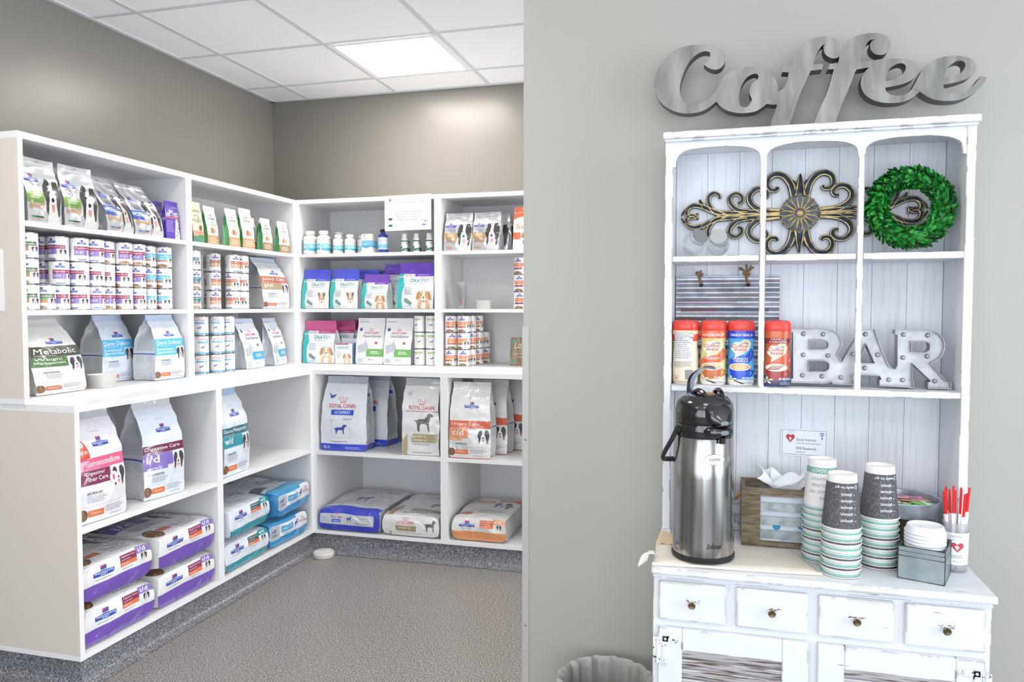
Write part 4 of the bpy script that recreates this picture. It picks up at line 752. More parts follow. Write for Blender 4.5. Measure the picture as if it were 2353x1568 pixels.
for x in (.1015, .3275): m = MB(); m.box(x-.0072, 2.017, Z(-.203), x+.0072, 2.031, Z(.367), pwv, ch=.0015); wp(m, 'post', h)
for z in (.132, -.203): m = MB(); m.box(-.1215, 2.030 if z > 0 else 2.015, Z(z-.016), .5545, 2.188, Z(z), pw, ch=.0015); wp(m, 'shelf', h)
for a, b in ((-.1215, .0943), (.1087, .3203), (.3347, .5545)): m = MB(); m.box(a, 2.0195, Z(.116), b, 2.030, Z(.132), pw, ch=.0012); wp(m, 'shelf_edge', h)
m = MB()
for i in range(8): x = -.1215 + .0845*i; m.box(x+.0003, 2.190, Z(-.618), min(x+.0842, .5545), 2.200, Z(.424), pbk, ch=.0011)
m.box(-.1215, 2.200, Z(-.618), .5545, 2.207, Z(.424), mat('groove', 'b9b8bc', .7)); wp(m, 'back_board', h)
m = MB(); m.box(-.1215, 2.176, Z(-.575), .5545, 2.190, Z(-.545), pw, ch=.002); wp(m, 'back_rail', h)
m = MB(); m.box(-.1215, 2.176, Z(-.6195), .5545, 2.190, Z(-.600), pw, ch=.002); wp(m, 'back_rail', h)
b = thing('sideboard', 'distressed white sideboard with four small drawers and two louvred doors', 'sideboard', None, (.2165, 2.0, 0))
m = MB(); m.box(-.152, 1.812, Z(-.637), .581, 2.208, Z(-.62), pw, ch=.004); wp(m, 'top_board', b)
m = MB(); m.box(-.148, 1.835, Z(-1.40), .576, 2.205, Z(-.637), pwv, ch=.002); m.box(-.149, 1.829, Z(-.650), .577, 1.837, Z(-.637), pw, ch=.001); wp(m, 'case', b)
for x in (-.145, .545):
    for y in (1.84, 2.16): m = MB(); m.box(x, y, 0, x+.03, y+.03, Z(-1.40), pwv); wp(m, 'leg', b)
brs = mat('aged_brass', '6f5f48', .35, .9)
for x0, x1 in ((-.134, .022), (.044, .202), (.224, .381), (.403, .562)):
    m = MB(); m.box(x0, 1.820, Z(-.748), x1, 1.836, Z(-.655), pw, ch=.004); d = wp(m, 'drawer', b)
    m = MB(); c = Matrix.Translation(((x0+x1)/2, 1.820, Z(-.702))) @ Matrix.Rotation(R(90), 4, 'X')
    m.lathe([(.0035, 0), (.0035, .008), (.0075, .012), (.0085, .016), (.0065, .0185), (.003, .0175), (0, .0175)], brs, 18, c, caps=False); k = m.build('knob', d)
    w_ = MB(); rd = random.Random(int(x0*1000)+500)
    for i in range(7): xx = (x0+x1)/2 + rd.uniform(-.016, .016); zz = Z(-.702) + rd.uniform(.002, .008); w_.box(xx, 1.8194, zz, xx + rd.uniform(.003, .008), 1.8203, zz + rd.uniform(.0007, .002), mat('bare_wood', '7b5140', .7))
    w_.build('worn_patch', d)
slm = mat('weathered_louvre', 'cdc8ca', .6, mix='6e5a52', mscale=4, mstretch=(3, 40, 40), mlo=.50, mhi=.60); slm2 = mat('hinge_paint', 'e6e8ee', .4, mix='35302e', mscale=160, mlo=.60, mhi=.63)
for x0, x1, hs in ((-.134, .204, -1), (.224, .562, 1)):
    m = MB(); a, c_ = x0+.056, x1-.057; z0, z1 = -1.385, -.766
    for q in ((x0, z0, a, z1), (c_, z0, x1, z1), (a, z1-.053, c_, z1), (a, z0, c_, z0+.055)): m.box(q[0], 1.818, Z(q[1]), q[2], 1.835, Z(q[3]), pw, ch=.003)
    d = wp(m, 'door', b)
    for i in range(21):
        z = z1-.064-.0238*i; M_ = Matrix.Translation(((a+c_)/2, 1.8285, Z(z))) @ Matrix.Rotation(R(-62), 4, 'X'); q = MB(); q.box(-(c_-a)/2, -.0138, -.0018, (c_-a)/2, .0138, .0018, slm, M_); q.build('louvre', d)
    e = x0 if hs < 0 else x1; hg = MB()
    def hb(xa, za, xb, zb): hg.box(min(e-hs*xa, e-hs*xb), 1.8155, Z(za), max(e-hs*xa, e-hs*xb), 1.8185, Z(zb), slm2, ch=.0008)
    hb(.010, -.860, .024, -.786); hb(.010, -.800, .052, -.786); hb(-.012, -.852, .006, -.790)
    for xa, za in ((.017, -.793), (.045, -.793), (.017, -.852), (-.004, -.797), (-.004, -.846)): hg.lathe([(.0035, 0), (.0035, .001), (.0018, .0016), (0, .0012)], mat('painted_screw', 'c9c9cc', .4, .3), 10, Matrix.Translation((e-hs*xa, 1.8155, Z(za))) @ Matrix.Rotation(R(90), 4, 'X'), caps=False)
    hg.tube([(e+hs*.001, 1.814, Z(-.852)), (e+hs*.001, 1.814, Z(-.79))], .003, slm2, 8); hg.build('hinge', d)
# ------------------------------------------------------------------ lettering
def spline(pts):
    """closed outline through points, (a,b,1) marks a corner"""
    n = len(pts); out = []
    for i in range(n):
        p0, p1, p2, p3 = pts[i-1], pts[i], pts[(i+1) % n], pts[(i+2) % n]
        out.append((p1[0], p1[1])); c1, c2 = len(p1) > 2, len(p2) > 2
        if c1 and c2: continue
        t1 = ((p2[0]-p1[0])/1, (p2[1]-p1[1])/1) if c1 else ((p2[0]-p0[0])/2, (p2[1]-p0[1])/2); t2 = ((p2[0]-p1[0]), (p2[1]-p1[1])) if c2 else ((p3[0]-p1[0])/2, (p3[1]-p1[1])/2)
        for k in range(1, 5):
            t = k/5; a = 2*t**3-3*t*t+1; b_ = t**3-2*t*t+t; c = -2*t**3+3*t*t; d = t**3-t*t
            out.append((a*p1[0]+b_*t1[0]+c*p2[0]+d*t2[0], a*p1[1]+b_*t1[1]+c*p2[1]+d*t2[1]))
    return out
def letter(loops, y0, y1, face, side, rim=0, rimd=0, rsc=.001):
    """solid letter: front face at y0, back at y1, walls between; rim: the walls stand proud of the face"""
    L = [spline(l) for l in loops]; m = MB(); vs = [V((a, b, 0)) for l in L for a, b in l]
    tr = tessellate_polygon([[V((a, b, 0)) for a, b in l] for l in L])
    for y in (y0 + rimd, y1): m.add([(v.x*rsc, y, Z(v.y*rsc)) for v in vs], [tuple(t) for t in tr], face if y < y1 else side)
    for l in L:
        n = len(l); m.add([(a*rsc, y0, Z(b*rsc)) for a, b in l] + [(a*rsc, y1, Z(b*rsc)) for a, b in l], [(i, (i+1) % n, n+(i+1) % n, n+i) for i in range(n)], side, False)
    return m, L
COFFEE = [[[(-15,542,1),(-47,521),(-86,515),(-125,524),(-157,546),(-175,578),(-179,606),(-169,639),(-150,665),(-123,685),(-92,693),(-57,693),(-30,688),(-7,677),(5,658),(3,639),(-8,627),(-22,625),(-37,631),(-49,641,1),(-37,651),(-33,663),(-34,672,1),(-49,675),(-68,668),(-87,650),(-102,620),(-110,589),(-108,565),(-100,547),(-86,540),(-63,538),(-36,551),(-14,571,1)]],[[(-16,571,1),(-8,589),(7,608),(28,619),(58,624),(84,621),(110,611),(128,592),(136,575),(138,555,1),(135,523,1),(122,524),(111,527,1),(96,516),(78,508),(44,507),(14,515),(-5,528),(-17,543,1)],[(59,522),(48,524),(42,537),(43,558),(47,577),(58,596),(71,604),(82,606),(89,600),(87,591,1),(74,582),(68,568),(68,555),(74,541,1),(68,528)]],[[(116,461,1),(135,517,1),(137,555,1),(151,564),(159,582),(163,603,1),(147,605,1),(151,619,1),(170,619,1),(177,638),(187,661),(207,678),(228,685),(251,686),(274,678),(287,666),(289,652),(286,638),(279,630),(266,630),(252,639),(246,652),(247,665),(256,670,1),(243,664),(234,652),(226,633),(221,618,1),(246,618,1),(243,604,1),(216,603,1),(208,584),(191,544),(179,507),(164,458,1)]],[[(220,455,1),(238,503),(255,543),(271,602,1),(256,603,1),(261,616,1),(280,616,1),(288,649),(302,670),(327,682),(351,684),(371,682),(389,675),(399,661),(400,646),(394,633),(381,628),(367,631),(357,641),(354,654),(358,664),(367,668,1),(353,666),(344,655),(336,635),(331,615,1),(362,616,1),(356,600,1),(324,597,1),(318,583),(305,547),(288,503),(272,451,1)]],[[(331,615,1),(359,616),(393,618),(427,615),(451,607),(463,593),(463,579),(455,565),(438,555),(415,550),(391,547,1),(393,539),(402,530),(419,525),(436,527),(449,536),(467,568,1),(489,544,1),(470,532,1),(449,515),(423,508),(388,510),(361,520),(343,536),(335,556),(336,574),(342,588),(356,603,1),(328,597,1)],[(392,562,1),(393,575),(400,593),(414,602),(427,604),(436,597),(435,585),(426,574),(411,566)]],[[(452,540,1),(466,569),(478,590),(498,605),(524,612),(553,611),(576,604),(589,590),(591,574),(580,559),(558,550),(538,546),(521,544,1),(523,534),(532,524),(549,520),(568,524),(587,538),(603,559,1),(615,554,1),(604,535),(588,519),(562,506),(530,504),(500,510),(479,523),(469,532,1)],[(522,560,1),(524,570),(531,586),(545,597),(558,599),(567,592),(566,579),(557,569),(541,563)]]]
BAR = [[(179,-57,1),(251,-56,1),(272,-60),(289,-72),(296,-90),(294,-105),(286,-122,1),(293,-130),(298,-142,1),(343,-57,1),(372,-57,1),(387,-102),(404,-143),(413,-154),(421,-155),(426,-146,1),(425,-70,1),(419,-69,1),(419,-58,1),(488,-58,1),(511,-64),(526,-81),(529,-100),(523,-121),(510,-134),(499,-140,1),(536,-185,1),(545,-185,1),(545,-201,1),(495,-202,1),(495,-186,1),(502,-183,1),(459,-140,1),(459,-184,1),(462,-187,1),(462,-200,1),(386,-197,1),(386,-183,1),(391,-181,1),(385,-172,1),(326,-170,1),(323,-184,1),(329,-186,1),(329,-196,1),(276,-196,1),(276,-190,1),(258,-195,1),(178,-195,1),(178,-186,1),(183,-184,1),(181,-66,1),(176,-66,1),(176,-57,1)],[(220,-85,1),(253,-85,1),(264,-91),(265,-104),(255,-110,1),(220,-110,1)],[(219,-138,1),(256,-137,1),(267,-144),(268,-158),(258,-166,1),(220,-166,1)],[(353,-93,1),(374,-142,1),(336,-142,1)],[(455,-86,1),(487,-86,1),(497,-92),(497,-107),(489,-114,1),(456,-113,1)]]
BULBS = [(207,-70),(254,-71),(207,-124),(266,-125),(206,-177),(253,-178),(298,-180),(325,-120),(353,-70),(382,-121),(353,-155),(409,-183),(440,-183),(440,-127),(440,-70),(494,-71),(494,-123),(512,-184)]
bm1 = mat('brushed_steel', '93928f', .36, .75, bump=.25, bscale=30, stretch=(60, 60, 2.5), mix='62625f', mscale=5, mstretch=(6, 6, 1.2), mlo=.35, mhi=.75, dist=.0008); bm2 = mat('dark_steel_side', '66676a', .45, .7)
cs = thing('coffee_sign', 'large grey metal script sign reading Coffee on top of the hutch', 'sign', None, (.2, 2.12, Z(.448)))
rv = mat('rivet', 'c4c6c8', .3, .9)
for i, (lo, nm) in enumerate(zip(COFFEE, ('letter_c', 'letter_o', 'letter_f', 'letter_f', 'letter_e', 'letter_e'))):
    m, L = letter(lo, 2.100 - .0007*(i % 2) - .0003*i, 2.140, bm1, bm2)
    for l in L[:1]:
        for k in range(0, len(l), 9):
            a, b_ = l[k]; p0 = V(l[k-1]); p1 = V(l[(k+1) % len(l)]); t_ = (p1-p0).normalized(); n_ = V((-t_.y, t_.x)); ar = sum(l[j-1][0]*l[j][1]-l[j][0]*l[j-1][1] for j in range(len(l))); s_ = 1 if ar > 0 else -1
            if b_ < 455: continue
            m.lathe([(.0012, 0), (.0007, .0008), (0, .001)], rv, 6, Matrix.Translation(((a+n_.x*s_*3)*.001, 2.0995 - .0007*(i % 2) - .0003*i, Z((b_+n_.y*s_*3)*.001))) @ Matrix.Rotation(R(90), 4, 'X'), caps=False)
    wp(m, nm, cs)
m = MB(); m.box(-.02, 2.1405, Z(.4485), .42, 2.146, Z(.470), bm2); wp(m, 'base_bar', cs)
gm = mat('galvanised_sign', 'bdbdc0', .38, .35, mix='adadb1', mscale=30); gi = mat('galvanised_wall', '9c9da0', .4, .4)
bs = thing('marquee_sign', 'grey metal marquee letters reading BAR with small clear bulbs', 'sign', None, (.37, 2.085, Z(-.203)))
m, L = letter(BAR, 2.064, 2.100, gm, gi, rimd=.012)
for l in L:      # rolled front rim
    m.tube([(a*.001, 2.062, Z(b_*.001)) for a, b_ in l], .0012, gm, 5, closed=True)
wp(m, 'letters', bs); blm = mat('bulb_glass', 'e4e4e4', .08, trans=.5); bsk = mat('bulb_socket', '6f6f72', .4, .8)
for x, z in BULBS:
    m = MB(); M_ = Matrix.Translation((x*.001, 2.0739, Z(z*.001))) @ Matrix.Rotation(R(90), 4, 'X'); m.lathe([(.0052, 0), (.0056, .0015), (.0044, .002)], bsk, 14, M_); o = wp(m, 'bulb', bs)
    m = MB(); m.lathe([(.0042, .002), (.0043, .004), (.003, .0068), (0, .008)], blm, 12, M_, caps=False); m.build('glass', o)
bs.location.z += .0016
# ------------------------------------------------------------------ scrollwork
gold = mat('rubbed_gold', 'c2aa78', .38, .6, mix='6d6654', mscale=60, mlo=.48, mhi=.68); slate = mat('aged_slate_metal', '55606d', .5, .35, mix='3d454f', mscale=30)
sw = thing('scroll_ornament', 'dark bronze scrollwork panel with a flower centre at the back of the hutch', 'ornament', None, (.202, 2.172, Z(.132)))
def cr(P, n=6):
    out = []; P = [V(p) for p in P]
    for i in range(len(P)-1):
        a = P[max(i-1, 0)]; b_, c = P[i], P[i+1]; d = P[min(i+2, len(P)-1)]
        for k in range(n): t = k/n; out.append(.5*((2*b_) + (c-a)*t + (2*a-5*b_+4*c-d)*t*t + (3*b_-a-3*c+d)*t**3))
    return out + [P[-1]]
SCL = .000342
CSEC = [(-1, .0), (-.88, .6), (-.76, .95), (-.50, 1), (-.30, .62), (0, .4), (.30, .62), (.50, 1), (.76, .95), (.88, .6), (1, 0)]
def strand(m, pts, r, fx, fz, dep=.008, y=2.178):
    P = cr(pts, 7); n = len(P); vs = []
    for i, p in enumerate(P):
        t = (P[min(i+1, n-1)] - P[max(i-1, 0)]).normalized(); nn = V((-t.y, t.x)); f = i/(n-1); rr = 1.18*(r[0]*(1-f) + r[1]*f); 
        if i == n-1: rr *= .3
        for a, b_ in CSEC:
            q = p + nn*(a*rr); vs.append((.202 + (q.x-1010)*SCL*fx, y - b_*dep*(.6+.4*rr/22), Z(.250 - (q.y-735)*SCL*fz)))
    k = len(CSEC)
    for j in range(k-1): m.add([vs[i*k+j] for i in range(n)] + [vs[i*k+j+1] for i in range(n)], [(i, i+1, n+i+1, n+i) for i in range(n-1)], gold if j in (2, 7) else slate, True)
for fx in (1, -1):
    m = MB()
    for fz in (1, -1):
        for pts, r in (([(1160, 720), (1290, 702), (1370, 650), (1385, 585), (1340, 535), (1285, 535), (1250, 570), (1262, 600), (1292, 604)], (26, 15)),
            ([(1160, 728), (1290, 716), (1390, 712), (1480, 690), (1530, 640), (1535, 590), (1490, 562), (1445, 590), (1445, 628), (1475, 640)], (24, 13)),
            ([(1400, 728), (1560, 716), (1650, 700), (1695, 640), (1700, 585), (1660, 552), (1620, 570), (1615, 600)], (22, 13)),
            ([(1570, 738), (1680, 690), (1760, 655), (1830, 650), (1870, 690), (1862, 735), (1822, 745), (1792, 730), (1790, 708)], (22, 13)),
            ([(1845, 655), (1890, 690), (1915, 728)], (16, 3)), ([(1735, 660), (1762, 620), (1770, 600)], (18, 5))): strand(m, pts, r, fx, fz)
    strand(m, [(1150, 735), (1400, 735), (1590, 737)], (17, 13), fx, 1, .009); wp(m, 'side_scrolls', sw)
for fz in (1, -1):
    m = MB()
    for fx in (1, -1): strand(m, [(1055, 600), (1078, 510), (1125, 445), (1185, 425), (1238, 450), (1252, 505), (1225, 545), (1185, 545), (1172, 522)], (27, 15), fx, fz)
    strand(m, [(1010, 600), (1010, 500), (1010, 425)], (46, 3), 1, fz, .010, 2.177)
    for fx in (1, -1): strand(m, [(1040, 590), (1038, 520), (1062, 475)], (14, 4), fx, fz, .010)
    wp(m, 'top_scrolls' if fz > 0 else 'bottom_scrolls', sw)
m = MB(); cx, cz = .202, Z(.250); F_ = Matrix.Translation((cx, 2.176, cz)) @ Matrix.Rotation(R(90), 4, 'X'); m.lathe([(.050, 0), (.048, .006), (.012, .009), (0, .009)], slate, 40, F_, caps=False)
for k in range(16):
    a = 2*pi*k/16; r0, r1 = .013, .051; ca, sa = cos(a), sin(a); lp = []
    for j in range(13):
        t = j/12; q = 2*pi*t; rad = (r0+r1)/2 + (r1-r0)/2*cos(q); wd_ = .0088*(rad/.051)*sin(q)
        lp.append((cx + rad*ca - wd_*sa, 2.167 + .002*(rad > .04), cz + rad*sa + wd_*ca))
    m.tube(lp[:-1], .0015, gold, 5, closed=True)
m.lathe([(.010, .008), (.009, .013), (.004, .016), (0, .0165)], gold, 16, F_, caps=False); wp(m, 'flower', sw)
# ------------------------------------------------------------------ wreath
wt = thing('wreath', 'round green boxwood wreath standing in the right bay of the hutch', 'wreath', None, (.447, 2.07, Z(.132)))
m = MB(); wc_ = V((.447, 2.072, Z(.2445))); tilt = Matrix.Rotation(R(-6), 4, 'X')
def wpt(a, b_, r): return wc_ + tilt @ V(((.0755 + r*cos(b_))*cos(a), -r*.85*sin(b_), (.0755 + r*cos(b_))*sin(a)))
m.tube([wpt(2*pi*k/32, 0, 0) for k in range(32)], .018, mat('wreath_core', '2f3a22', .8), 8, closed=True); wp(m, 'ring', wt)
m = MB(); rd = random.Random(11); greens = [mat('leaf_%d' % i, c, .38, coat=.2) for i, c in enumerate(('1d7a2c', '2f9a3c', '14591f', '4fb24a', '0e4420'))]
for i in range(2300):
    a = rd.uniform(0, 2*pi); b_ = rd.uniform(-.9, 4.04); r = .019; p = wpt(a, b_, r); out = (p - wpt(a, b_, 0)).normalized()
    tg = (wpt(a+.02, b_, r) - p).normalized(); d = (out*rd.uniform(.3, .9) + tg*rd.uniform(.5, 1.2) + V((rd.uniform(-.35, .35), rd.uniform(-.35, .35), rd.uniform(-.35, .35)))).normalized()
    s = d.cross(out); s = s.normalized() if s.length > .01 else V((1, 0, 0)); s = (s + out*rd.uniform(-.5, .5)).normalized(); nn = s.cross(d); l = rd.uniform(.012, .019); w0 = l*.27
    pt = [p, p+d*l*.35+s*w0*.8+nn*.0006, p+d*l*.70+s*w0+nn*.0002, p+d*l*.92+s*w0*.6-nn*.0004, p+d*l-nn*.0008, p+d*l*.92-s*w0*.6-nn*.0004, p+d*l*.70-s*w0+nn*.0002, p+d*l*.35-s*w0*.8+nn*.0006, p+d*l*.5-nn*.0009]
    for q in pt: q.z = max(q.z, Z(.1325)); q.x = min(q.x, .5545)
    m.add(pt, [(q_, (q_+1) % 8, 8) for q_ in range(8)], greens[rd.choice((0, 0, 1, 1, 2, 2, 3, 4))], True)
wp(m, 'foliage', wt)
# ------------------------------------------------------------------ glass jars with steel lids
gl = mat('clear_glass', 'f6fafc', .03, trans=1, alpha=.5); st = mat('spun_steel', 'e8e8e8', .16, .92)
gj = None
for p, l in ((( -.056, 2.098, .186), 'left of two small glass jars with tilted steel lids'), ((-.006, 2.092, .184), 'right of two small glass jars with tilted steel lids')):
    if gj is None:
        gj = thing('glass_jar', l, 'jar', 'glass jars'); M_ = Matrix.Rotation(R(62), 4, 'X')
        m = MB(); m.lathe([(0, -.062), (.018, -.060), (.029, -.048), (.031, -.034), (.029, -.018), (.023, -.008), (.022, 0)], gl, 28, M_, caps=False); m.build('glass_body', gj)
        m = MB(); m.lathe([(.0225, -.008), (.0228, .002), (.0215, .004), (0, .0042)], st, 36, M_, caps=False); m.build('lid', gj); c = gj
    else: c = copy_tree(gj)
    c.location = (p[0], p[1], Z(p[2]) + .001); c.rotation_euler = (0, 0, R(30 if p[0] < -.03 else 4)); c['label'] = l
# ------------------------------------------------------------------ corrugated sheet with twine
gal = mat('galvanised', 'c3c8d0', .33, .6, mix='a2a8b2', mscale=28, mlo=.4, mhi=.62, bump=.15, bscale=60, dist=.001)
cg_ = thing('corrugated_sheet', 'corrugated galvanised metal sheet leaning at the back of the left bay', 'metal sheet', None, (.017, 2.17, Z(-.203)))
cf = lambda u, v: (-.1195 + .274*u, 2.172 - .012*(1-v)*0 + .0035*sin(v*.288/.0262*2*pi)*(1 if v < .93 else max(0, (1-v)/.07)), Z(-.2025 + .288*v))
m = MB(); m.surf(cf, 2, 190, gal); m.surf(lambda u, v: (cf(1-u, v)[0], cf(u, v)[1] + .0008, cf(u, v)[2]), 2, 190, gal)
red = Art()
for a, b_, c, d, e in ((0, .735, .6, .765, 'a9a0aa'), (.3, .80, .85, .825, 'b7a3ab'), (.05, .655, .42, .69, 'a48890'), (.4, .655, .9, .688, '8f97ab'), (.0, .58, .3, .6, 'b0989c')): red.rect(a, b_, c, d, e)
m.decal(cf, 2, 190, red, 'metal', .0004); wp(m, 'sheet', cg_)
tw = mat('jute_twine', '8a6f50', .85, bump=.6, bscale=300, dist=.002)
for x, k in ((-.055, 0), (.069, 1)):
    m = MB(); rd = random.Random(k); m.tube(cr([(x+.004, 2.167, Z(.064)), (x+.001, 2.164, Z(.072)), (x-.001, 2.165, Z(.082)), (x-.001, 2.170, Z(.088)), (x+.002, 2.177, Z(.080))], 4), .0036, tw, 7)
    m.tube(cr([(x-.009, 2.166, Z(.089)), (x-.002, 2.163, Z(.094)), (x+.006, 2.166, Z(.090)), (x, 2.170, Z(.086)), (x-.006, 2.166, Z(.093))], 4), .0042, tw, 7)
    for q in range(6 if k else 3):
        a = (rd.uniform(.5, 2.9) if k else rd.uniform(-.2, 3.3)); l = .026 if k else .012; m.tube(cr([(x, 2.167, Z(.091)), (x + l*.5*cos(a), 2.163, Z(.091 + l*.55*abs(sin(a)))), (x + l*cos(a), 2.166, Z(.089 + l*abs(sin(a))))], 4), [.0022]*9, tw, 6)
    m.lathe([(.0052, 0), (0, .0006)], mat('hole', '1d1f24', .9), 12, Matrix.Translation((x+.004, 2.1676, Z(.061))) @ Matrix.Rotation(R(90), 4, 'X'), caps=False)
    o = wp(m, 'twine_tie', cg_)
# ------------------------------------------------------------------ creamer canisters
def creamer(name_, art, cols, back=False):
    t = thing('creamer_canister', name_, 'canister', 'coffee creamer canisters'); hh = .168
    prof = [(.030, 0), (.0325, .006), (.0335, .04), (.0325, .075), (.0305, .104), (.0315, .116), (.034, .124), (.034, .142)]
    def rad(z):
        for a, b_ in zip(prof, prof[1:]):
            if z <= b_[1]: k = (z-a[1])/(b_[1]-a[1]); k = k*k*(3-2*k); return a[0] + (b_[0]-a[0])*k
        return prof[-1][0]
    def f(u, v):
        a = 2*pi*u + pi/2; z = .001 + .141*v; r = rad(z)/((abs(cos(a))**2.6 + abs(sin(a))**2.6) ** (1/2.6)); return (r*cos(a), r*sin(a)*.92, z)
    n = 32; b_ = MB(); b_.surf(f, n, 20, ink(cols, 'plastic')); b_.decal(f, n, 20, art, 'plastic', .0004); b_.surf(lambda u, v: (f(u, 0)[0]*v, f(u, 0)[1]*v, .001), n, 1, ink(cols, 'plastic')); b_.build('body', t)
    rl = mat('red_lid', 'e2463c', .35, coat=.2); l = MB(); l.lathe([(.0335, .1415), (.0345, .143), (.0345, .158), (.0315, .166), (.026, .1685), (0, .1675)], rl, n, caps=False, sq=.6, sy=.92); l.build('lid', t)
    m_ = MB(); m_.lathe([(.012, .1682), (.011, .1697), (0, .1697)], rl, 18, caps=False, sy=.9); m_.build('flip_cap', t)
    return t
def cmate(bg, band, t1, t2, swo, cup, drink, lo, name2=None, low=None):
    A = Art(); x0, x1 = .29, .71; A.rect(0, .86, 1, 1, band); 
    if name2: A.rect(0, .78, 1, .87, '8c2f33'); A.text(t1, x0+.12, .835, x1-.12, .865, 'f3e8e0', .01); A.text(t2, x0+.1, .79, x1-.1, .822, 'f3e8e0', .01)
    else: A.text(t1, x0+.08, .90, x1-.08, .945, 'f4f0ec', .01)
    A.win(x0, 0, x1, 1)
    if low: A.rect(-.6, 0, 1.6, .2, low)
    else: A.rect(-.6, 0, 1.6, .10, 'ece8e0')
    A.poly([(.1, .30), (.08, .46), (.3, .53), (.62, .56), (.8, .68), (.9, .62), (.86, .5), (.7, .42), (.2, .40)], swo)
    dy = -.06 if name2 else 0
    A.poly([(.2, .74+dy), (.3, .80+dy), (.45, .79+dy), (.55, .84+dy), (.7, .83+dy), (.78, .76+dy), (.72, .66+dy), (.5, .57+dy), (.3, .50+dy), (.32, .58+dy), (.18, .66+dy)], 'f5efdc')
    A.poly([(.5, .81+dy), (.6, .825+dy), (.7, .80+dy), (.74, .74+dy), (.66, .66+dy), (.66, .74+dy), (.56, .78+dy)], 'dfc48e')
    A.text('Nestlé', .46, .755+dy, .68, .785+dy, '2c4a9c', .02); A.text('Coffee', .18, .69+dy, .66, .755+dy, 'cc2f35', .02, .04); A.text('mate', .28, .63+dy, .64, .685+dy, 'cc2f35', .02, .04); A.poly([(.3, .57+dy), (.5, .585+dy), (.62, .63+dy), (.56, .63+dy), (.46, .605+dy)], 'd8b87a')
    if not name2: A.text(t1.split(' ')[0], .24, .47, .66, .51, 'f4eee8', .01, .03)
    if not name2 and ' ' in t1: A.text(t1.split(' ')[1], .26, .43, .68, .465, 'f4eee8', .01, .03)
    cy = .34; A.poly([(.14, cy), (.18, .2), (.28, .12), (.62, .12), (.72, .2), (.76, cy)], cup); A.put(cup, [[(.70, .3), (.88, .27), (.86, .2), (.70, .14), (.70, .18), (.8, .22), (.8, .26), (.70, .26)]][:1])
    A.ell(.45, cy, .31, .07, 'f1e6d3'); A.ell(.45, cy, .27, .055, drink); A.ell(.45, cy, .16, .03, 'e8cfa4'); A.ell(.45, cy+.003, .10, .018, drink)
    if name2:
        A.ell(.45, cy, .29, .062, 'efe3d0')
        for i in range(5): A.poly([(.2+.06*i, cy-.04), (.36+.07*i, cy+.045), (.39+.07*i, cy+.045), (.24+.06*i, cy-.045)], '8a4a36')
        A.ell(.86, .47, .1, .055, 'd8564c'); A.lines(.8, .45, .92, .49, 2, 'f0d8d0')
    for k in range(5): a = 1.2566*k + .3; A.poly([(.2, .11), (.2 + .13*cos(a-.3), .11 + .05*sin(a-.3)), (.2 + .19*cos(a), .11 + .075*sin(a)), (.2 + .13*cos(a+.3), .11 + .05*sin(a+.3))], 'f3efdf' if lo else 'c98a55')
    A.ell(.2, .11, .03, .012, 'd8c468'); A.poly([(.3, .1), (.55, .05), (.6, .03), (.5, .03), (.3, .08)], '5a4038')
    for i in range(4): A.outline(.52 + .1*i, .12, .60 + .1*i, .155, .008, 'f2f2f2', .005); A.lines(.53+.1*i, .125, .59+.1*i, .15, 2, 'f2f2f2')
    A.lines(.55, .03, .9, .08, 2, '9aa4b8' if not low else 'aab0c0'); return A.win()
NF = Art(); NF.rect(0, .93, 1, 1, 'edc79a'); NF.rect(0, .80, 1, .93, 'df4f3c'); NF.rect(0, .0, 1, .80, 'ead9c2'); NF.rect(.37, .42, .60, .97, 'f1efeb'); NF.outline(.37, .42, .60, .97, .002, '333333', .003); NF.text('Nutrition Facts', .375, .93, .595, .96, '222222', .015); NF.rect(.375, .875, .595, .882, '222222'); NF.text('Calories', .375, .845, .48, .87, '222222', .015); NF.text('10', .56, .845, .595, .872, '222222', .015); NF.rect(.375, .835, .595, .838, '222222')
NF.lines(.375, .89, .59, .925, 2, '555555'); NF.lines(.375, .47, .59, .83, 10, '8a8a8a'); NF.rect(.375, .455, .595, .458, '333333'); NF.lines(.36, .33, .62, .42, 6, '8f8a84'); NF.lines(.38, .31, .52, .325, 1, '4a4a4a')
for i in range(12): NF.rect(.505, .09+.015*i, .60, .099+.015*i, '6c6f88')
NF.outline(.37, .08, .42, .16, .004, 'd96a60', .004); NF.poly([(.38, .10), (.395, .14), (.41, .10)], 'd96a60'); NF.lines(.36, .03, .60, .05, 2, '6f6b66'); NF.rect(.27, .45, .30, .6, 'd8483e')
Y0 = 2.066
for i, (l, a, c, x) in enumerate((('cream canister turned to its nutrition label, leftmost of four', NF, 'ead9c2', -.0868), ('yellow and orange hazelnut creamer canister', cmate('d9cf8c', 'e0633c', 'HAZELNUT', '', 'e0603a', 'cf6a3c', 'd9b98c', 1), 'd9cf8c', -.0162), ('blue french vanilla creamer canister beside the left post', cmate('57aee8', '2440c0', 'FRENCH VANILLA', '', '2450c4', '2250c8', 'dcb07c', 1), '57aee8', .0535), ('orange brown vanilla caramel creamer canister right of the post', cmate('c95f38', 'c95f38', 'VANILLA', 'CARAMEL', 'c95f38', 'a23a34', 'efe3d0', 1, True, '4a4f72'), 'c95f38', .1415))):
    t = creamer(l, a, c); t.location = (x, Y0, Z(-.203)); t.rotation_euler = (0, 0, R((-2, 3, 3, 5)[i]))
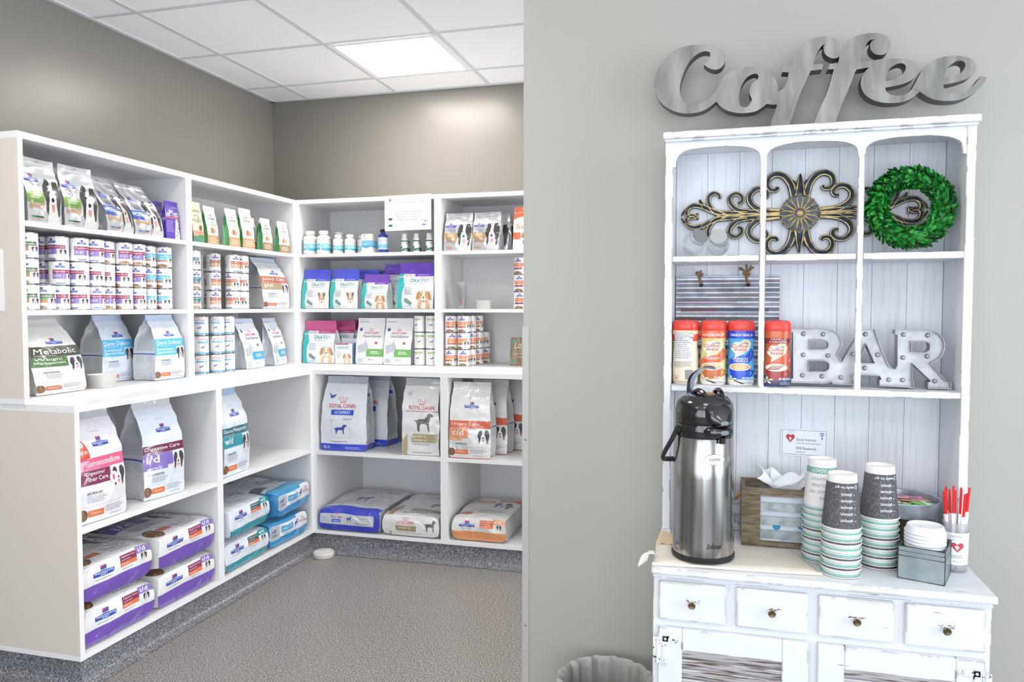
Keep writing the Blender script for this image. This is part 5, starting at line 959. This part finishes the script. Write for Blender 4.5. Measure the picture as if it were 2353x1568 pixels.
# ------------------------------------------------------------------ wifi card
A = Art(); A.rect(0, 0, 1, 1, 'eef0f6'); A.outline(.03, .05, .97, .95, .008, '3d4150', .013)
A.text('ORION', .14, .86, .30, .91, '8a8f9c'); A.poly([(.2, .48), (.11, .66), (.12, .76), (.17, .79), (.2, .74), (.24, .79), (.29, .76), (.30, .66)], 'c2343f'); A.poly([(.2, .52), (.17, .66), (.2, .7), (.24, .64)], 'e6c2c0'); A.lines(.1, .81, .33, .84, 1, 'a8bccf')
A.text('Guest Internet:', .33, .56, .76, .66, '40424a'); A.text('Orion Animal Hospital Guest', .33, .44, .86, .50, '5a5c64', 0, .01); A.text('Wifi Password:', .33, .24, .76, .34, '40424a'); A.text('petsforever', .33, .12, .54, .18, '5a5c64', 0, .01)
for r_ in (.07, .045, .02):
    P_ = [(.875 + r_*cos(k*pi/10 + pi*.25)*1.0, .68 + r_*3.0*sin(k*pi/10+pi*.25)) for k in range(6)]; Q_ = [(.875 + (r_-.012)*cos(k*pi/10 + pi*.25), .68 + (r_-.012)*3.0*sin(k*pi/10+pi*.25)) for k in range(5, -1, -1)]; A.poly(P_ + Q_, '2f62b8')
A.ell(.875, .67, .016, .026, '2f62b8', 10)
m = MB(); m.box(-.060, -.0004, -.0375, .060, 0, .0375, ink('eef0f6')); m.decal(lambda u, v: (-.06 + .12*u, -.0004, -.0375 + .075*v), 1, 1, A)
o = m.build('wifi_card'); tag(o, 'white card with guest internet details fixed to the hutch back', 'card'); o.location = (.2245, 2.1885, Z(-.3685)); o.rotation_euler = (0, R(1.0), 0)
# ================================================================== things on the sideboard
ZT = Z(-.62)
# cloth
lin_ = mat('cream_linen', 'e9e0d2', .85, bump=.25, bscale=220, dist=.001, mix='ddcdb8', mscale=9, mlo=.5, mhi=.8)
def cl(u, v):
    x = -.150 + (.384 - .046*v)*u + .004*sin(v*5); y = 1.822 + .030*u + (.177 - .005*u)*v + .002*sin(u*7); e = min(u, 1-u, v, 1-v)
    z = ZT + .0095*min(1, e*16)**.5 + .0014*noise.noise(V((u*5, v*4, 1)))*min(1, e*8); return (x, y, max(z, ZT + .0005))
ct = thing('folded_cloth', 'cream folded cloth lying under the coffee airpot', 'cloth', None, (.05, 1.93, ZT)); m = MB(); m.surf(cl, 40, 24, lin_)
for k in (.35, .7): m.surf(lambda u, v: (cl(u, 0)[0], cl(u, 0)[1] - .002 - .001*k, ZT + .0085*k + .0028*v), 30, 2, lin_)
wp(m, 'cloth', ct); m = MB(); m.surf(lambda u, v: (-.152 + .055*u + .008*v, 1.962 + .036*v + .004*sin(u*4), ZT + .012 + .022*v*(1-.4*u) + .002*sin(u*9)), 10, 8, mat('tan_linen', 'd6bf9e', .85, bump=.3, bscale=220)); wp(m, 'turned_up_corner', ct)
m = MB(); rd = random.Random(3)
for i in range(12):
    a = rd.uniform(-.006, .006); m.tube(cr([(-.150, 1.884 + a, ZT + .012), (-.162, 1.88 + a, ZT + .013), (-.172 + a, 1.876, ZT + .004), (-.178 + a*1.5, 1.874 + a, ZT - .014 + a)], 4), [.0028]*13, mat('tassel', 'e9e4da', .9), 5)
wp(m, 'tassel', ct)
# airpot
ss = mat('airpot_steel', 'c2c1bf', .19, 1, mix='93918f', mscale=4, mstretch=(14, 14, .05), mlo=.4, mhi=.65, bump=.05, bscale=30, stretch=(2, 2, 60), dist=.0004); nt = ss.node_tree.nodes['Principled BSDF'].inputs; nt['Anisotropic'].default_value = .6  # vertical stripes in the colour imitate reflections as well as brushing
blk = mat('black_gloss', '17171a', .07, coat=1); blm2 = mat('black_rubber', '232326', .45); chm = mat('chrome', 'a9b2bf', .06, 1)
ap = thing('airpot', 'tall brushed steel coffee airpot with black pump top on the cloth', 'airpot', None, (-.034, 1.902, ZT + .0118), R(33))
MB().lathe([(.0735, 0), (.0755, .003), (.0755, .012), (.0725, .014)], blm2, 48).build('base_ring', ap)
m = MB(); m.lathe([(.0725, .012), (.0735, .0145), (.0735, .045), (.0715, .20), (.0702, .294), (.068, .299)], ss, 64); 
A = Art(); A.ell(.5, .5, .5, .5, '8a8f98', 40); A.ell(.5, .5, .48, .46, 'e9edf4', 40); A.ell(.5, .5, .45, .41, 'b9c0cc', 40); A.ell(.5, .5, .44, .395, 'edf0f6', 40); A.text('COFFEE', .24, .38, .78, .62, '2e3038', .02)
fa = lambda u, v: (.0720*sin(-.20 + (u-.5)*.70), -.0720*cos(-.20 + (u-.5)*.70), .236 + .026*v) 
m.decal(fa, 8, 2, A, 'plastic', .0006); A = Art(); A.text('Bellemain', 0, 0, 1, 1, '2a2a2e', 0, .12); m.decal(lambda u, v: (.0735*sin(-.20 + (u-.5)*.5), -.0735*cos(-.20 + (u-.5)*.5), .036 + .013*v), 8, 2, A, 'plastic', .0006)
m.build('steel_body', ap)
m = MB(); m.lathe([(.0695, .296), (.0712, .300), (.0705, .325), (.0695, .329)], blk, 48)
# pouring nose
def nose(y0, y1, fw, ft, fb, mm):
    def f(u, v):
        y = y0 + (y1-y0)*v; a = 2*pi*u; w_, t_, b_ = fw(v), ft(v), fb(v); c, s = cos(a), sin(a); q = (abs(c)**3.2 + abs(s)**3.2) ** (-1/3.2)
        return (w_*c*q, -y, (t_+b_)/2 + (t_-b_)/2*s*q)
    mm.surf(f, 24, 12, blk); mm.surf(lambda u, v: tuple(V(f(u, 1))*v + V((0, -y1, (ft(1)+fb(1))/2))*(1-v)), 24, 2, blk)
rd_ = lambda v: (1 - max(0, (v-.72)/.28)**2*.86)**.5
nose(.03, .089, lambda v: (.042 - .014*v*v)*rd_(v), lambda v: .315 + .013*rd_(v), lambda v: .315 - .015*rd_(v), m); m.lathe([(.008, .288), (.009, .302)], blk, 16, c=(0, -.078)); m.build('collar', ap)
m = MB(); m.lathe([(.0698, .330), (.0715, .333), (.0705, .362), (.066, .380), (.055, .393), (.036, .400), (0, .402)], blk, 48, caps=False)
nose(.02, .088, lambda v: (.040 - .012*v*v)*rd_(v), lambda v: .333 + (.069 - .046*v**1.6)*rd_(v), lambda v: .333 - .002*rd_(v), m)
m.build('pump_lid', ap)
m = MB()
for s in (-1, 1): m.tube(cr([(s*.030, .010, .392), (s*.028, -.012, .408), (s*.024, -.036, .403), (s*.020, -.052, .386)], 5), .0055, blk, 8)
m.build('lever_guard', ap)
m = MB(); P = cr([(0, .034, .392), (0, .032, .415), (0, .026, .438), (0, .008, .456), (0, -.016, .466), (0, -.036, .462)], 6); n = len(P); vs = []
for i, p in enumerate(P):
    f = i/(n-1); t_ = (P[min(i+1, n-1)] - P[max(i-1, 0)]).normalized(); nn = V((0, -t_.z, t_.y)); w_ = .0125 + .009*sin(f*pi*.85) - (.010*max(0, f-.8)*5); th = .0045*(1-.6*f)
    for k in range(12): a = 2*pi*k/12; vs.append(p + V((w_*cos(a), 0, 0)) + nn*(th*sin(a) + .004*f*abs(cos(a))))
m.add(vs, [(i*12+k, i*12+(k+1) % 12, (i+1)*12+(k+1) % 12, (i+1)*12+k) for i in range(n-1) for k in range(12)] + [tuple(range((n-1)*12, n*12))], chm, True); o = m.build('lever', ap); o.location = (-.010, -.004, 0); o.rotation_euler = (0, 0, R(30))
m = MB(); P = cr([(-.074, .004, .313), (-.082, .014, .285), (-.086, .034, .258), (-.076, .066, .232), (-.045, .094, .222), (0, .104, .218), (.045, .094, .222), (.076, .066, .232), (.086, .034, .258), (.082, .014, .285), (.074, .004, .313)], 4); m.tube(P, .0050, blm2, 8, flat=1.3); m.build('carry_handle', ap)
for s in (-1, 1): m = MB(); m.lathe([(.010, 0), (.010, .008), (.007, .010), (0, .0105)], blm2, 18, Matrix.Translation((s*.068, 0, .313)) @ Matrix.Rotation(R(90)*s, 4, 'Y'), caps=False); m.build('pivot', ap)
# crate with tissue box
wdk = mat('grey_brown_wood', '6b5e4c', .75, mix='8b7e69', mscale=7, mstretch=(3, 20, 20), mlo=.4, mhi=.62, bump=.3, bscale=40, dist=.001); gz = mat('zinc_slat', 'a9b1b0', .45, .7, mix='8d9696', mscale=40, mlo=.42, mhi=.6)
cx0, cx1, cy0, cy1 = .060, .292, 2.042, 2.168
ck = thing('wooden_crate', 'grey brown wooden crate with zinc slats and a rope handle', 'crate', None, ((cx0+cx1)/2, (cy0+cy1)/2, ZT))
m = MB()
for y in (cy0, cy1-.012):
    m.box(cx0, y, ZT + .134, cx1, y+.012, ZT + .152, wdk, ch=.001); m.box(cx0, y, ZT + .0005, cx1, y+.012, ZT + .014, wdk, ch=.001)
    for xa, xb in ((cx0, cx0+.046), (cx1-.046, cx1)): m.box(xa, y, ZT + .0145, xb, y+.010, ZT + .1335, wdk)
wp(m, 'frame', ck)
for xa in (cx0, cx1-.010): m = MB(); m.box(xa, cy0+.0125, ZT + .0005, xa+.010, cy1-.0125, ZT + .152, wdk, ch=.001); wp(m, 'end_board', ck)
m = MB(); m.box(cx0+.0105, cy0+.0125, ZT + .001, cx1-.0105, cy1-.0125, ZT + .005, wdk); wp(m, 'floor_board', ck)
for y in (cy0+.0035, cy1-.0055):
    for k in range(3): m = MB(); z = ZT + .022 + .036*k; m.box(cx0+.0465, y, z, cx1-.0465, y+.002, z+.021, gz, ch=.0005); wp(m, 'slat', ck)
m = MB(); rp = [(cx0+.012, 2.095, ZT+.124), (cx0-.006, 2.093, ZT+.122), (cx0-.014, 2.100, ZT+.112), (cx0-.013, 2.110, ZT+.108), (cx0-.006, 2.120, ZT+.116), (cx0+.012, 2.120, ZT+.122)]; m.tube(cr(rp, 5), .0062, mat('rope', 'b0946c', .9, bump=.8, bscale=120, dist=.003), 8); wp(m, 'rope_handle', ck)
tb = thing('tissue_box', 'white and blue tissue box inside the wooden crate', 'tissue box', None, (.170, 2.105, ZT+.006)); A = Art(); A.rect(0, 0, 1, 1, 'dfe6ee'); rd = random.Random(6)
for i in range(16): A.ell(rd.random(), rd.uniform(.1, .8), .05, .09, rd.choice(('7fb4d6', 'a9cfe2', '4a93bd', 'c7dceb')), 10)
A.rect(.0, .02, .4, .12, 'f2f4f6'); m = MB(); m.box(.074, 2.056, ZT+.006, .277, 2.154, ZT+.128, ink('e9ecf0')); m.decal(lambda u, v: (.074 + .203*u, 2.056, ZT + .006 + .122*v), 1, 1, A); wp(m, 'box', tb)
tm = mat('tissue_paper', 'f2f3f5', .8, bump=.2, bscale=60)
def tis(u, v):
    a = 2*pi*u; r = .016 + .046*v + .012*v*sin(a*5+1) + .004*sin(a*11); x = .178 + r*cos(a)*1.15 - .010*v; y = 2.105 + r*sin(a)*.55; z = ZT + .126 + .060*v*(1 + .35*sin(a*2+2.2) + .12*sin(a*7)) - .02*v*v*abs(sin(a*3)); return (x, y, z)
m = MB(); m.surf(tis, 80, 12, tm); m.surf(lambda u, v: (.172 + (.02 + .03*v)*cos(2*pi*u) + .012*v, 2.105 + (.012+.012*v)*sin(2*pi*u), ZT + .126 + .050*v*(1 + .3*sin(6.28*u*3))), 50, 10, tm); wp(m, 'tissue', tb)
# paper cups, stacked upside down
def cupf(u, v): a = -2*pi*u + pi/2 + pi*2; r = .0320 + .0105*v; return (r*cos(a), r*sin(a), .004 + .118*(1-v))
cw = mat('cup_paper', 'efedea', .5)
def mkcup(art, base):
    t = thing('paper_cup', 'cup', 'cup'); m = MB(); m.surf(cupf, 32, 8, ink(base)); m.decal(cupf, 32, 8, art, 'paper', .0002, step=.00001)
    m.lathe([(.0322, .120), (.0318, .124), (.0300, .1245), (.0295, .118), (0, .118)], cw, 32, caps=False)
    e = Art(); m.build('cup_wall', t); r = MB(); r.tube([(.0441*cos(2*pi*k/32), .0441*sin(2*pi*k/32), .0020) for k in range(32)], .0013, cw, 6, closed=True); r.build('rim', t); return t
dk = mat('print_paper_3c3b3e', '4b4a4d', .6, mix='858487', mscale=420, mlo=.48, mhi=.66)
A = Art()
for s in (0, .5):
    A.win(s, 0, s+.5, 1); A.rect(0, .13, 1, 1, '3c3b3e'); A.rect(.9, .13, .905, 1, '77767a'); A.text('ready to go', .42, .17, .84, .24, 'e6e6e8', .01)
    A.put('e6e6e8', [[(.34, .16), (.355, .16), (.405, .25), (.39, .25)], [(.39, .16), (.405, .16), (.355, .25), (.34, .25)]])
    for i in range(5): A.text('almost', .5, .32 + .125*i, .72, .38 + .125*i, 'e6e6e8', .01); A.rect(.42, .35 + .125*i, .47, .358 + .125*i, 'e6e6e8')
# text runs upside down because the cup stands on its rim: cupf counts v from the rim downwards
cdark = mkcup(A.win(), 'efedea')
A = Art()
for s in (0, .5):
    A.win(s, 0, s+.5, 1); A.rect(0, .13, 1, .25, '7fb0a2'); A.text('READY', .3, .155, .62, .225, 'e8efec', .01)
    for i, q in enumerate(('ALMOST', 'CLOSER', 'NOT YET', 'NO')): A.text(q, .3, .33 + .13*i, (.62, .6, .64, .42)[i], .385 + .13*i, '8b8a8c')
    A.rect(0, .955, 1, .995, '80b5ab')
    for i in range(24): x = i/24; A.poly([(x, .92), (x+.02, .938), (x+.0417, .92), (x+.0417, .928), (x+.02, .946), (x, .928)], 'a5aaa9')
cwhite = mkcup(A.win(), 'efedea'); usedc = set()
def cup_stack(x, y, n, kinds, where, rz=0):
    z = ZT + .0005
    for i in range(n):
        k = kinds[i]; src = (cdark, cwhite)[k]; c = src if k not in usedc else copy_tree(src); usedc.add(k)
        c.location = (x, y, z); z += .0145 if k else .0078; c.rotation_euler = (0, 0, R(rz + (23*i % 60 if i < n-1 else 0))); od_ = 'topmost of' if i == n-1 else 'lowest of' if i == 0 else '%s from the bottom in' % ('', 'second', 'third', 'fourth', 'fifth', 'sixth', 'seventh', 'eighth', 'ninth', 'tenth', 'eleventh')[i]
        tag(c, '%s paper cup, %s the %s' % (('dark speckled', 'white printed')[k], od_, where), 'cup', 'upside down paper cups in the ' + where)
cup_stack(.278, 1.888, 10, [1, 0, 1, 0, 1, 1, 0, 1, 1, 0], 'front cup stack', -62); cup_stack(.374, 1.972, 11, [0, 1, 0, 1, 0, 1, 0, 1, 1, 1, 0], 'right cup stack', -58); cup_stack(.246, 1.982, 11, [1, 0, 1, 1, 0, 1, 0, 1, 1, 1, 1], 'left cup stack', 62)
# cake stand with sachets
tx, ty = .443, 2.092; wst = mat('turned_wood', '5e4f42', .6, mix='7b6a59', mscale=10, mstretch=(10, 10, 2), mlo=.4, mhi=.6)
cs_ = thing('pedestal_tray', 'round galvanised tray on a turned wooden pedestal', 'tray', None, (tx, ty, ZT))
MB().lathe([(.052, .0005), (.054, .006), (.048, .012), (.036, .018), (.030, .030), (.033, .036), (.028, .042), (.030, .060), (.026, .066), (.022, .085), (.028, .096), (.034, .104)], wst, 32).build('pedestal', cs_)
m = MB(); m.lathe([(0, .1045), (.082, .1045), (.087, .106), (.092, .140), (.0932, .141), (.0925, .1425), (.0905, .141), (.0855, .1085), (.080, .107), (0, .107)], gal, 56, caps=False); m.build('tray', cs_)
sk = [('f0a0b4', 'pink'), ('c9a47c', 'tan'), ('7cc864', 'green and white'), ('efe2a0', 'pale yellow'), ('eff0f0', 'white')]
pp = {}
def sachet(k):
    col, nm = sk[k]; m = MB(); m.surf(lambda u, v: (-.030 + .06*u, -.0175 + .035*v, .0004 + .0022*sin(pi*u)*sin(pi*v)), 8, 6, ink(col)); m.surf(lambda u, v: (.030 - .06*u, -.0175 + .035*v, .0002), 8, 6, ink(col)); A = Art()
    if k == 0: A.text("Sweet'N Low", .15, .4, .8, .65, '6a3a78', .01)
    elif k == 1: A.lines(.2, .3, .85, .7, 3, '6a4a34'); A.rect(.9, 0, .95, 1, 'a8845c')
    elif k == 2: A.poly([(.3, 0), (.6, 0), (.8, 1), (.5, 1)], 'e9f4e6'); A.lines(.5, .3, .9, .6, 1, '4a9a3a')
    elif k == 3: A.ell(.5, .5, .2, .25, '5a4a9c')
    else: A.lines(.2, .4, .8, .6, 1, '7fa3c4')
    m.decal(lambda u, v: (-.030 + .06*u, -.0175 + .035*v, .0006 + .0022*sin(pi*u)*sin(pi*v)), 8, 6, A, 'paper', .0003); return m.build('sachet')
LST = [(0, -.028, .045, -10, .128), (0, .01, .05, 12, .126), (0, .035, .040, -5, .130), (0, .055, .030, 20, .127), (0, .0, .04, -20, .132), (1, -.010, .002, -14, .134), (1, .022, .012, -22, .131), (1, -.035, -.012, 10, .128), (1, -.012, -.02, -28, .125), (2, .010, -.030, 30, .130), (2, .038, -.030, 24, .132), (2, .06, -.022, 40, .130), (2, -.02, -.045, 8, .126), (2, .03, -.055, -6, .128), (3, -.062, .02, 40, .128), (3, -.056, .032, 65, .131), (4, -.06, -.012, -25, .131), (4, -.042, -.034, 15, .129)]
fillp = MB(); 
cnt = {}
for i, (k, dx, dy, rz, z) in enumerate(LST):
    if k in pp: o = pp[k].copy(); COL.objects.link(o)
    else: o = pp[k] = sachet(k)
    cnt[k] = cnt.get(k, 0)+1; o.location = (tx + dx*.88, ty + dy*.86, ZT + .1120 + .0013*i + (dy + .055)*.17); o.rotation_euler = (R(4*((i % 3)-1)), R(3*((i % 2)*2-1)), R(rz))
    tag(o, '%s sweetener sachet in the tray, %s of its colour from below' % (sk[k][1], ['lowest', 'second', 'third', 'fourth', 'fifth'][cnt[k]-1]), 'sachet', 'sweetener sachets on the tray')
# metal tin with cup lids
tn = thing('metal_tin', 'small open galvanised box holding white cup lids', 'box', None, (.4625, 1.9215, ZT), R(-20.5)); W_, D_, H_ = .094, .108, .076; gt = mat('dull_zinc', '8e9a9c', .38, .75, mix='a4aeb0', mscale=18, mlo=.4, mhi=.65); ge = mat('tin_edge', '474b4d', .4, .8)
m = MB(); a, c = W_/2, D_/2; th = .0012
m.box(-a, -c, .0005, a, -c+th, H_, gt); m.box(-a, c-th, .0005, a, c, H_, gt); m.box(-a, -c+th, .0005, -a+th, c-th, H_, gt); m.box(a-th, -c+th, .0005, a, c-th, H_, gt); m.box(-a+th, -c+th, .0005, a-th, c-th, .002, gt); m.build('box', tn)
for z, r_ in ((H_, .0016), (H_-.011, .0008), (H_-.022, .0011), (.0016, .0011)):
    m = MB(); m.tube([(-a, -c, z), (a, -c, z), (a, c, z), (-a, c, z)], r_, ge, 6, closed=True); m.build('bead', tn)
m = MB()
for sx in (-1, 1):
    for sy_ in (-1, 1): m.tube([(sx*a, sy_*c, .002), (sx*a, sy_*c, H_)], .0009, ge, 6)
m.build('corner_seams', tn)
lp = None; lidm = mat('white_lid', 'f0f1f4', .35)
for i in range(13):
    if lp is None:
        lp = thing('cup_lid', 'lid', 'lid', 'white cup lids in the metal box'); m = MB(); m.lathe([(.0435, 0), (.0440, .003), (.0425, .0055), (.0405, .0085), (.0385, .016), (.0365, .0175), (.0345, .0165), (.033, .012), (0, .0115)], lidm, 40, caps=False); m.build('lid_shell', lp)
        m = MB(); m.lathe([(.0028, 0), (0, .0003)], mat('lid_hole', '9a9ca2', .6), 8, Matrix.Translation((.0355, 0, .0176)), caps=False); m.lathe([(.012, .0117), (.010, .0125), (0, .0125)], lidm, 20, caps=False); m.build('sip_hole', lp); c_ = lp
    else: c_ = copy_tree(lp)
    c_.location = (.4625, 1.9215, ZT + .003 + .0082*i); c_.rotation_euler = (0, 0, R(37*i)); c_['label'] = 'white plastic cup lid, %s in the metal box' % ('topmost' if i == 12 else 'lowest' if i == 0 else '%s from the bottom' % ('', 'second', 'third', 'fourth', 'fifth', 'sixth', 'seventh', 'eighth', 'ninth', 'tenth', 'eleventh', 'twelfth')[i])
# stirrer cup
sx_, sy_ = .5405, 1.980
sc_ = thing('plastic_cup', 'clear plastic cup with a printed white wrap holding red stirrers', 'cup', None, (sx_, sy_, ZT))
m = MB(); m.lathe([(.0245, .001), (.0255, .004), (.0275, .115), (.0282, .116), (.0272, .1165), (.0250, .006), (0, .004)], clr, 32, caps=False); m.build('cup_wall', sc_)
A = Art(); A.rect(0, 0, 1, 1, 'eceef2'); A.win(.34, 0, .66, 1); A.text('ORION', .16, .84, .6, .93, '7a7f8a'); A.text('ANIMAL HOSPITAL', .1, .75, .9, .80, '9a9fa8'); A.poly([(.45, .40), (.22, .58), (.24, .68), (.36, .7), (.45, .64), (.56, .7), (.68, .68), (.7, .56)], 'c24a52'); A.poly([(.45, .46), (.36, .58), (.45, .62), (.54, .56)], 'ecd8d8'); A.lines(.2, .2, .8, .32, 2, '9a9fa8'); A.lines(.3, .08, .7, .14, 1, 'a8acb4')
fw = lambda u, v: ((.0262 + .0012*v + .0005)*cos(2*pi*u + pi/2), (.0262 + .0012*v + .0005)*sin(2*pi*u + pi/2), .020 + .075*v); m = MB(); m.surf(fw, 32, 2, ink('eceef2')); m.decal(fw, 32, 2, A.win(), 'paper', .0003); m.build('paper_wrap', sc_)
rdm = mat('red_plastic', 'd8201c', .35); wpm = mat('wrapper_paper', 'eee6ea', .7); rs = None; rd = random.Random(8)
QN = ['leftmost', 'second', 'third', 'fourth', 'fifth', 'sixth', 'seventh', 'eighth', 'ninth', 'tenth', 'eleventh', 'twelfth', 'thirteenth', 'fourteenth']
for i in range(14):
    if rs is None:
        rs = thing('coffee_stirrer', 's', 'stirrer', 'red coffee stirrers in the clear cup'); MB().box(-.0024, -.0009, .001, .0024, .0009, .186, rdm, ch=.0006).build('stick', rs); MB().box(-.0034, -.0016, 0, .0034, .0016, .128, wpm).build('paper_sleeve', rs); c_ = rs
    else: c_ = copy_tree(rs)
    (px_, py_) = sorted([(a, b) for b, n_ in ((-.0135, 2), (-.0045, 4), (.0045, 5), (.0135, 3)) for a in [(-.0145 + .029*(q+.5)/n_) if n_ < 4 else (-.0148 + .0296*q/(n_-1)) for q in range(n_)]])[i]; c_.location = (sx_ + px_*.9, sy_ + py_*.9, ZT + .006 + (i*7 % 5)*.002); c_.rotation_euler = (R(-py_*250), R(px_*250), 0); c_.scale = (1, 1, 1 - .02*(i*3 % 4)); c_['label'] = 'red stirrer in a white sleeve, %s from the left in the cup' % QN[i] if i else 'red stirrer in a white sleeve, leftmost in the cup'
# waste bin
wb = thing('waste_bin', 'grey round waste bin with a clear plastic liner left of the sideboard', 'waste bin', None, (-.288, 2.028, 0)); bgm = mat('bin_plastic', '8f8b85', .5)
MB().lathe([(.105, .002), (.108, .01), (.126, .400), (.130, .408), (.127, .412), (.122, .402), (.102, .014), (0, .012)], bgm, 48, caps=False).build('bin', wb)
lnm = mat('bin_liner', 'd9d7d2', .15, alpha=.42, coat=.6, bump=.8, bscale=40, dist=.01); m = MB()
def lnf(u, v):
    a = 2*pi*u; w_ = .003*sin(a*17)+.002*sin(a*29+1)
    if v < .3: k = v/.3; return ((.1345 + .002*k + w_*.6)*cos(a), (.1345 + w_*.6)*sin(a), .340 + .075*k)
    if v < .4: k = (v-.3)/.1; return ((.134 - .014*k + w_)*cos(a), (.134 - .014*k + w_)*sin(a), .415 + .006*sin(k*pi))
    k = (v-.4)/.6; return ((.119 - .02*k + w_*2)*cos(a), (.119 - .02*k + w_*2)*sin(a), .412 - .37*k)
m.surf(lnf, 120, 20, lnm); m.build('liner', wb)
# ---- unused helpers out, final tidy
for o in list(bpy.data.objects):
    if o.type == 'EMPTY' and not any(c.parent == o for c in bpy.data.objects): bpy.data.objects.remove(o)
